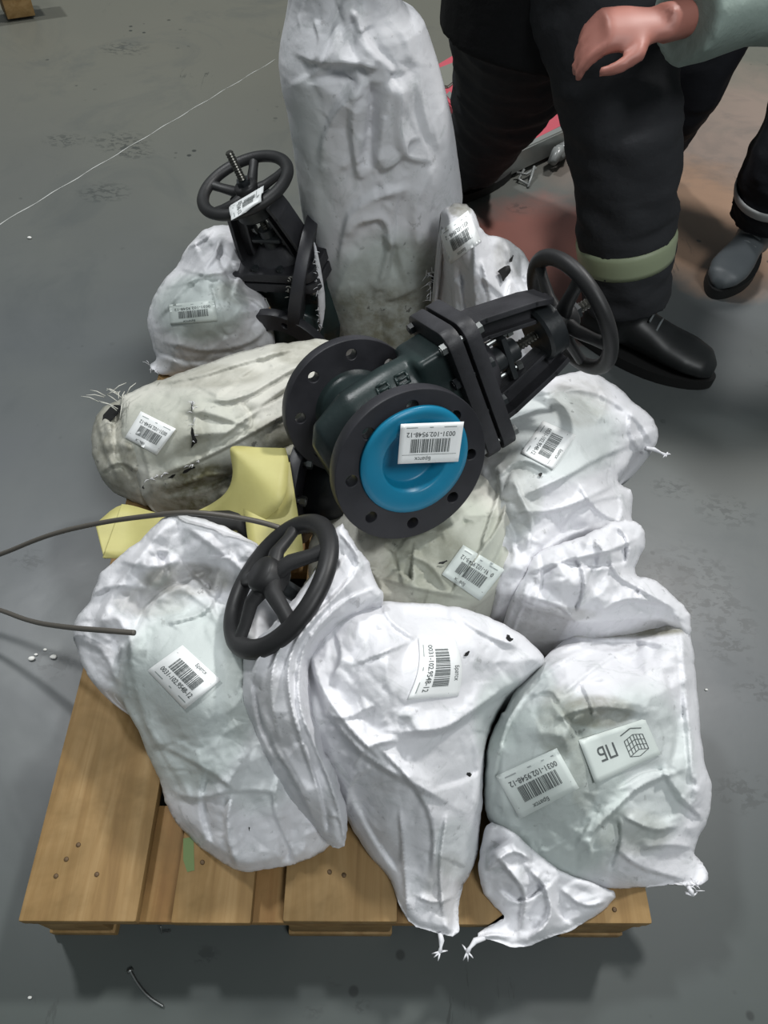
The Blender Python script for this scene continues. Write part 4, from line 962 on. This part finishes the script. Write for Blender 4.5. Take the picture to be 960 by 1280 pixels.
# corner of another pallet at the far left
bm = bmesh.new(); c0 = un(34, 2, .10)
Mr = Matrix.Rotation(.5, 4, 'Z'); b_box(bm, Vector(c0)+Vector((-.16, .10, 0)), (.42, .1, .022), Mr, .003); b_box(bm, Vector(c0)+Vector((-.10, .14, -.05)), (.10, .1, .078), Mr, .003)
tag(link('wood_offcut', autosharp(bm_mesh(bm)), None, mWood), 'end of a pale wooden board in the top left corner', 'wood')
# ------------------------------------------------------------------ red trolley behind the first person
mRed = Mat('red_enamel', srgb('#b5505c'), .35).m; mAlu = Mat('aluminium_trim', srgb('#a6a9a6'), .3, .6).m; mGreyP = Mat('grey_panel', srgb('#6f7068'), .6).m; mFilm = Mat('clear_film', srgb('#7d807f'), .3).m
tr = empty('flat_trolley', un(640, 130, 0), 'low red platform with a silver front edge behind the dark trouser legs', 'trolley')
def slab(name, pxs, z0, z1, mat, parent):
    P1 = [un(x, y, z1) for x, y in pxs]; n = len(P1); P0 = [V(p[0], p[1], z0) for p in P1]
    me = mesh(P1+P0, [range(n), range(2*n-1, n-1, -1)]+[(i, i+n, (i+1) % n+n, (i+1) % n) for i in range(n)], False)
    bm = bmesh.new(); bm.from_mesh(me); bmesh.ops.bevel(bm, geom=list(bm.edges), offset=.004, segments=2, affect='EDGES'); bmesh.ops.recalc_face_normals(bm, faces=bm.faces); bm.to_mesh(me); bm.free()
    return link(name, me, parent, mat)
slab('deck', [(634, 192), (714, 152), (712, 120), (655, 40), (607, 44), (536, 86), (548, 118)], .055, .08, mRed, tr)
slab('edge_trim', [(629, 198), (716, 158), (714, 150), (632, 190)], .012, .083, mAlu, tr)
slab('edge_trim', [(556, 118), (629, 198), (633, 190), (562, 112)], .012, .083, mAlu, tr)
slab('inset_panel', [(543, 86), (577, 73), (590, 84), (560, 108), (550, 106)], .06, .088, mGreyP, tr)
for x, y in ((650, 170), (700, 150), (600, 100), (640, 60)):
    p = un(x, y, .05); bm = bmesh.new(); b_tube(bm, [(p[0]-.015, p[1], .03), (p[0]+.015, p[1], .03)], [.03, .03], 20); link('castor', bm_mesh(bm, False), tr, mDark)
bm = bmesh.new()
for k in range(7): b_tube(bm, [un(688+k*3, 205-k*2, .02+.02*math.sin(k*2)), un(696+k*3, 190-k*2, .05+.02*math.sin(k*3)), un(706+k, 186-k, .03)], [.012, .018, .010], 7)
tag(link('film_roll', bm_mesh(bm), None, mFilm), 'crumpled clear film under the right end of the red platform', 'film')
bm = bmesh.new()
for p in ([(655, 212, .02), (648, 224, .01), (662, 232, .005)], [(668, 208, .03), (664, 222, .012), (660, 234, .004)], [(646, 216, .02), (658, 218, .015), (670, 210, .02)]): b_tube(bm, [un(*q) for q in p], .004, 6)
tag(link('strap_scrap', bm_mesh(bm), None, mFilm), 'whitish strap scraps hanging in front of the red platform', 'strap')

# ------------------------------------------------------------------ people
mSkin = Mat('skin', srgb('#a76e62'), .5).m
def cloth_mat(name, c, rough=.8):
    M = Mat(name, c, rough, spec=.25); q = M.coord('Object'); M.bump(M.noise(q, 26, 4, .6), .35, .01); return M.m
mTrA = cloth_mat('trousers_dark_grey', srgb('#2f3033')); mJkA = cloth_mat('jacket_black', srgb('#121214')); mTrB = cloth_mat('trousers_navy', srgb('#17181d')); mJkB = cloth_mat('jacket_grey_green', srgb('#8f9d96'))
mBoot = Mat('boot_leather', srgb('#1a1c1d'), .45).m; mBootB = Mat('boot_worn', srgb('#4f5457'), .5).m; mRefl = Mat('reflective_band', srgb('#98a183'), .5).m; mReflB = Mat('reflective_band_grey', srgb('#a8a9a8'), .5).m; mHair = Mat('hair', srgb('#2a221c'), .7).m
mLace = Mat('lace', srgb('#6d7274'), .7).m
def lerp(a, b, t): return Vector(a)*(1-t)+Vector(b)*t
def leg_tube(bm, hip, knee, ank, r0, r1, r2, fold=0, seed=0, n=28):
    P = [Vector(hip)]; R = [r0]
    for k in range(1, 9): P.append(lerp(hip, knee, k/8)); R.append(r0+(r1-r0)*k/8)
    for k in range(1, 11): P.append(lerp(knee, ank, k/10)); R.append(r1+(r2-r1)*k/10)
    for _ in range(2): P = [P[0]]+[(P[i-1]+P[i]*2+P[i+1])/4 for i in range(1, len(P)-1)]+[P[-1]]
    if fold:
        Q = []; RR = []
        for i in range(len(P)-1):
            for k in range(3): t = k/3; Q.append(P[i].lerp(P[i+1], t)); RR.append(R[i]*(1-t)+R[i+1]*t)
        Q.append(P[-1]); RR.append(R[-1]); P, R = Q, RR
    rings = b_tube(bm, P, R, n)
    if fold:
        for k, rg in enumerate(rings):
            for i, v in enumerate(rg):
                nn = noise.noise(Vector((i*.35+seed, k*.30+i*.12, seed)))+.5*noise.noise(Vector((i*.2, k*.8+seed, 2)))
                v.co += (v.co-P[k]).normalized()*nn*fold
def boot(parent, ank, toe, mat, lacem, scale=1.0):
    ank = Vector(ank); toe = Vector(toe); d = Vector((toe.x-ank.x, toe.y-ank.y, 0)).normalized(); s = Vector((-d.y, d.x, 0)); L = .29*scale
    heel = Vector((ank.x, ank.y, 0))-d*.075*scale
    def ring(bm, t, w, h, z0=.022):
        c = heel+d*L*t; return [bm.verts.new(c+s*math.cos(a)*w+Vector((0, 0, z0+max(0, (math.sin(a)+1)/2)**.8*h))) for a in [2*math.pi*k/20 for k in range(20)]]
    bm = bmesh.new(); rs = [ring(bm, t, w*scale, h*scale) for t, w, h in ((0, .02, .05), (.03, .034, .085), (.12, .040, .10), (.3, .041, .105), (.48, .043, .085), (.65, .050, .068), (.8, .052, .060), (.93, .042, .050), (1.0, .018, .03))]
    for a, b in zip(rs, rs[1:]):
        for k in range(20): bm.faces.new((a[k], a[(k+1) % 20], b[(k+1) % 20], b[k]))
    bm.faces.new(rs[0][::-1]); bm.faces.new(rs[-1])
    c = heel+d*L*.27; b_tube(bm, [c+Vector((0, 0, .05)), c+Vector((0, 0, .12)), c-d*.005+Vector((0, 0, .19))], [.046*scale, .047*scale, .052*scale], 20, squash=(1, 1))
    me = remesh(bm, .006, 4); up = link('boot', me, parent, mat)
    bm = bmesh.new(); pts = []
    for k in range(36):
        a = 2*math.pi*k/36; t = .5+.53*math.cos(a); w = (.047+.012*math.sin((t)*3.1-.6))*math.sin(a); pts.append(heel+d*L*t+s*w*scale)
    lo = [bm.verts.new(p+Vector((0, 0, .001))) for p in pts]; hi = [bm.verts.new(p+Vector((0, 0, .027))) for p in pts]
    for k in range(36): bm.faces.new((lo[k], lo[(k+1) % 36], hi[(k+1) % 36], hi[k]))
    bm.faces.new(lo[::-1]); bm.faces.new(hi); link('sole', autosharp(bm_mesh(bm)), up, mDark)
    bm = bmesh.new()
    for k in range(5):
        t = .34+k*.065; z = .135-k*.014; c = heel+d*L*t+Vector((0, 0, z*scale))
        b_tube(bm, [c-s*.026, c+Vector((0, 0, .007)), c+s*.026], .0028, 6)
    link('laces', bm_mesh(bm), up, lacem)
def hand(bm, wrist, dirv, palmn, side=1, curl=.5, L=.18):
    d = Vector(dirv).normalized(); nrm = Vector(palmn); nrm = (nrm-d*nrm.dot(d)).normalized(); s = d.cross(nrm)*side; w = Vector(wrist)
    b_tube(bm, [w-d*.02, w+d*.02, w+d*.05, w+d*.09], [.027, .033, .040, .041], 16, squash=(.5, 1), xref=nrm)
    for k, (off, ln) in enumerate(((.031, .068), (.011, .078), (-.010, .073), (-.029, .058))):
        p = w+d*.088+s*off; a = curl*(1+.1*k); P = [p-d*.02]; cur = p; ang = a*.4
        for seg in (.45, .32, .23):
            P.append(cur); ang += a*.6; cur = cur+(d*math.cos(ang)+nrm*math.sin(ang)+s*off*.6).normalized()*ln*seg
        P.append(cur); b_tube(bm, P, [.0105, .0100, .0092, .0085, .0065], 10)
    p = w+d*.03+s*.028; b_tube(bm, [p-s*.012, p+(d*.5+s*.8).normalized()*.03, p+(d*.75+s*.6).normalized()*.058+nrm*.008, p+(d*.9+s*.4).normalized()*.080+nrm*.018], [.014, .012, .0105, .0075], 10)
def head(parent, bm, neck, c, face):
    f = Vector(face).normalized(); up = Vector((0, 0, 1)); r = f.cross(up).normalized(); c = Vector(c)
    b_tube(bm, [Vector(neck), lerp(neck, c, .6)], [.062, .056], 16); b_ball(bm, c, .1, (.82, .9, 1.18), 24, 18)
    b_ball(bm, c+f*.035-up*.06, .06, (.9, .9, .8)); b_tube(bm, [c+f*.080+up*.02, c+f*.112-up*.018, c+f*.085-up*.028], [.010, .014, .010], 8)
    for s in (-1, 1): b_ball(bm, c+r*s*.086-up*.005, .026, (.4, .7, 1.1), 10, 8)
    b_tube(bm, [c+f*.088-up*.055-r*.024, c+f*.098-up*.054, c+f*.088-up*.055+r*.024], .007, 8)
def face_parts(parent, c, face):
    f = Vector(face).normalized(); up = Vector((0, 0, 1)); r = f.cross(up).normalized(); c = Vector(c)
    for s in (-1, 1):
        bm = bmesh.new(); b_ball(bm, c+f*.080+r*s*.031+up*.012, .012, (1, 1, .8), 12, 8); e_ = link('eye', bm_mesh(bm), parent, mFoam)
        bm = bmesh.new(); b_ball(bm, c+f*.0895+r*s*.031+up*.012, .0055, (1, 1, 1), 10, 8); link('iris', bm_mesh(bm), e_, mDark)
    bm = bmesh.new(); b_ball(bm, c-f*.012+up*.022, .106, (.86, .92, 1.12), 20, 14)
    for v in list(bm.verts):
        if (v.co-c).dot(f) > .045 and (v.co-c).dot(up) < .06 or (v.co-c).dot(up) < -.05: bm.verts.remove(v)
    o = link('hair', bm_mesh(bm), parent, mHair); s_ = o.modifiers.new('s', 'SOLIDIFY'); s_.thickness = .01
def person(label, J, trm, jkm, bootm, seed=0, rl=(.125, .10, .085), reflm=None, refz=None, sleeve=None, wideL=None, bs=1.0):
    base = ((J['ankL'][0]+J['ankR'][0])/2, (J['ankL'][1]+J['ankR'][1])/2, 0)
    p = empty('person', base, label, 'person')
    bm = bmesh.new()
    for s in 'LR':
        leg_tube(bm, J['hip'+s], J['knee'+s], J['ank'+s], .085, .058, .042)
        b_tube(bm, [J['sh'+s], J['el'+s], J['wr'+s]], [.05, .042, .028], 14)
        b_ball(bm, J['sh'+s], .06)
        hand(bm, J['wr'+s], Vector(J['hd'+s]), Vector(J['pn'+s]), 1 if s == 'L' else -1, J.get('curl', .6))
    mid = (Vector(J['hipL'])+Vector(J['hipR']))/2; ch = (Vector(J['shL'])+Vector(J['shR']))/2
    ax = Vector(J['shR'])-Vector(J['shL']); sq = [(1.25, .8)]*2+[(1.1, .8), (1.3, .85), (1.25, .8), (.7, .7)]
    T = [lerp(mid, ch, t) for t in (-.15, 0, .35, .75, 1.0, 1.12)]
    b_tube(bm, T, [.10, .13, .12, .14, .13, .07], 24, True, sq, ax)
    head(p, bm, ch+Vector((0, 0, .03)), J['head'], J['face'])
    link('body', remesh(bm, .0065, 2), p, mSkin); face_parts(p, J['head'], J['face'])
    bm = bmesh.new()
    for s in 'LR': q_ = rl+(rl if wideL is None or s == 'R' else wideL); q_ = q_[-3:]; leg_tube(bm, J['hip'+s], J['knee'+s], Vector(J['ank'+s])+Vector((0, 0, .03 if q_ is rl or s == 'R' else -.04)), q_[0], q_[1], q_[2], .014, seed+ord(s))
    b_tube(bm, [lerp(mid, ch, t) for t in (-.18, -.02, .16)], [.12, .165, .15], 24, True, (1.15, .85), ax)
    link('trousers', remesh(bm, .008, 2), p, trm)
    bm = bmesh.new(); b_tube(bm, [lerp(mid, ch, t) for t in (-.26, -.05, .2, .5, .8, 1.02, 1.12)], [.19, .19, .175, .165, .175, .155, .08], 28, True, (1.2, .85), ax)
    for s in 'LR':
        if sleeve and s in sleeve: continue
        b_tube(bm, [J['sh'+s], J['el'+s], lerp(J['el'+s], J['wr'+s], .9)], [.085, .07, .05], 18)
    link('jacket', remesh(bm, .009, 3), p, jkm)
    if sleeve:
        for s, (m_, rad) in sleeve.items():
            bm = bmesh.new(); b_tube(bm, [lerp(J['sh'+s], J['el'+s], t/4) for t in range(4)]+[lerp(J['el'+s], J['wr'+s], t/4) for t in range(4)]+[lerp(J['el'+s], J['wr'+s], .88)], [rad]*9, 26)
            for v in bm.verts: v.co += Vector((noise.noise(v.co*13), noise.noise(v.co*13+Vector((5, 0, 0))), noise.noise(v.co*13+Vector((0, 5, 0)))))*.016
            link('sleeve', remesh(bm, .007, 3), p, m_)
    for s in 'LR': boot(p, J['ank'+s], J['toe'+s], bootm, mLace, bs)
    return p
def band(parent, J, s, t0, t1, r, mat, off=(0, 0, 0), name='reflective_band'):
    bm = bmesh.new(); a = Vector(J['knee'+s]); b = Vector(J['ank'+s])+Vector((0, 0, .03)); P = [lerp(a, b, t0+(t1-t0)*k/5)+Vector(off) for k in range(6)]
    b_tube(bm, P, [r, r*1.02, r*1.02, r*1.01, r, r*.99], 40, False)
    o = link(name, bm_mesh(bm), parent, mat); s_ = o.modifiers.new('s', 'SOLIDIFY'); s_.thickness = .002
A1 = dict(hipR=uny(742, -40, 1.45), hipL=uny(668, -48, 1.62), kneeR=uny(782, 165, 1.32), kneeL=uny(641, 88, 1.80), ankR=(1.02, 1.28, .11), ankL=tuple(un(597, 192, .11)), toeR=(1.26, 1.14, 0), toeL=(.95, 2.3, 0))
hm = (Vector(A1['hipR'])+Vector(A1['hipL']))/2
A1.update(shR=hm+Vector((.20, -.10, .50)), shL=hm+Vector((-.22, .02, .50)), elR=hm+Vector((.30, -.02, .24)), elL=hm+Vector((-.26, -.16, .22)), wrR=hm+Vector((.10, -.26, .30)), wrL=hm+Vector((-.06, -.30, .28)),
          hdR=(-1, -.3, .2), hdL=(1, -.3, .1), pnR=(-1, 0, 0), pnL=(0, -.3, -1), head=hm+Vector((-.02, -.12, .73)), face=(-.3, -1, -.4))
pA = person('person in black jacket and dark trousers, pale green band above the boot', A1, mTrA, mJkA, mBoot, 3, (.135, .108, .098), wideL=(.17, .148, .075), bs=1.16)
band(pA, A1, 'R', .56, .71, .104, mRefl)
B1 = dict(hipL=(1.38, 2.0, .92), hipR=(1.62, 1.90, .92), kneeL=uny(850, 105, 1.75), kneeR=uny(985, 200, 1.62), ankL=(1.25, 2.05, .12), ankR=(1.47, 1.66, .11), toeL=(1.15, 1.9, 0), toeR=(1.33, 1.48, 0))
hb = (Vector(B1['hipL'])+Vector(B1['hipR']))/2
B1.update(shL=hb+Vector((-.30, -.35, .42)), shR=hb+Vector((.08, -.45, .42)), elL=uny(1035, -20, 1.32), elR=hb+Vector((.22, -.50, .16)), wrL=uny(826, 30, 1.13), wrR=hb+Vector((.18, -.58, -.05)),
          hdL=tuple(-RT-UP*.12), hdR=(0, -.3, -1), pnL=tuple(FW*1-UP*.3), pnR=(-1, 0, 0), head=hb+Vector((-.16, -.58, .62)), face=(-.5, -1, -.5), curl=.7)
pB = person('person at the right edge reaching in, grey green sleeve, navy trousers with grey band', B1, mTrB, mTrB, mBootB, 8, (.13, .10, .085), sleeve={'L': (mJkB, .068)})
band(pB, B1, 'R', .45, .60, .098, mReflB)
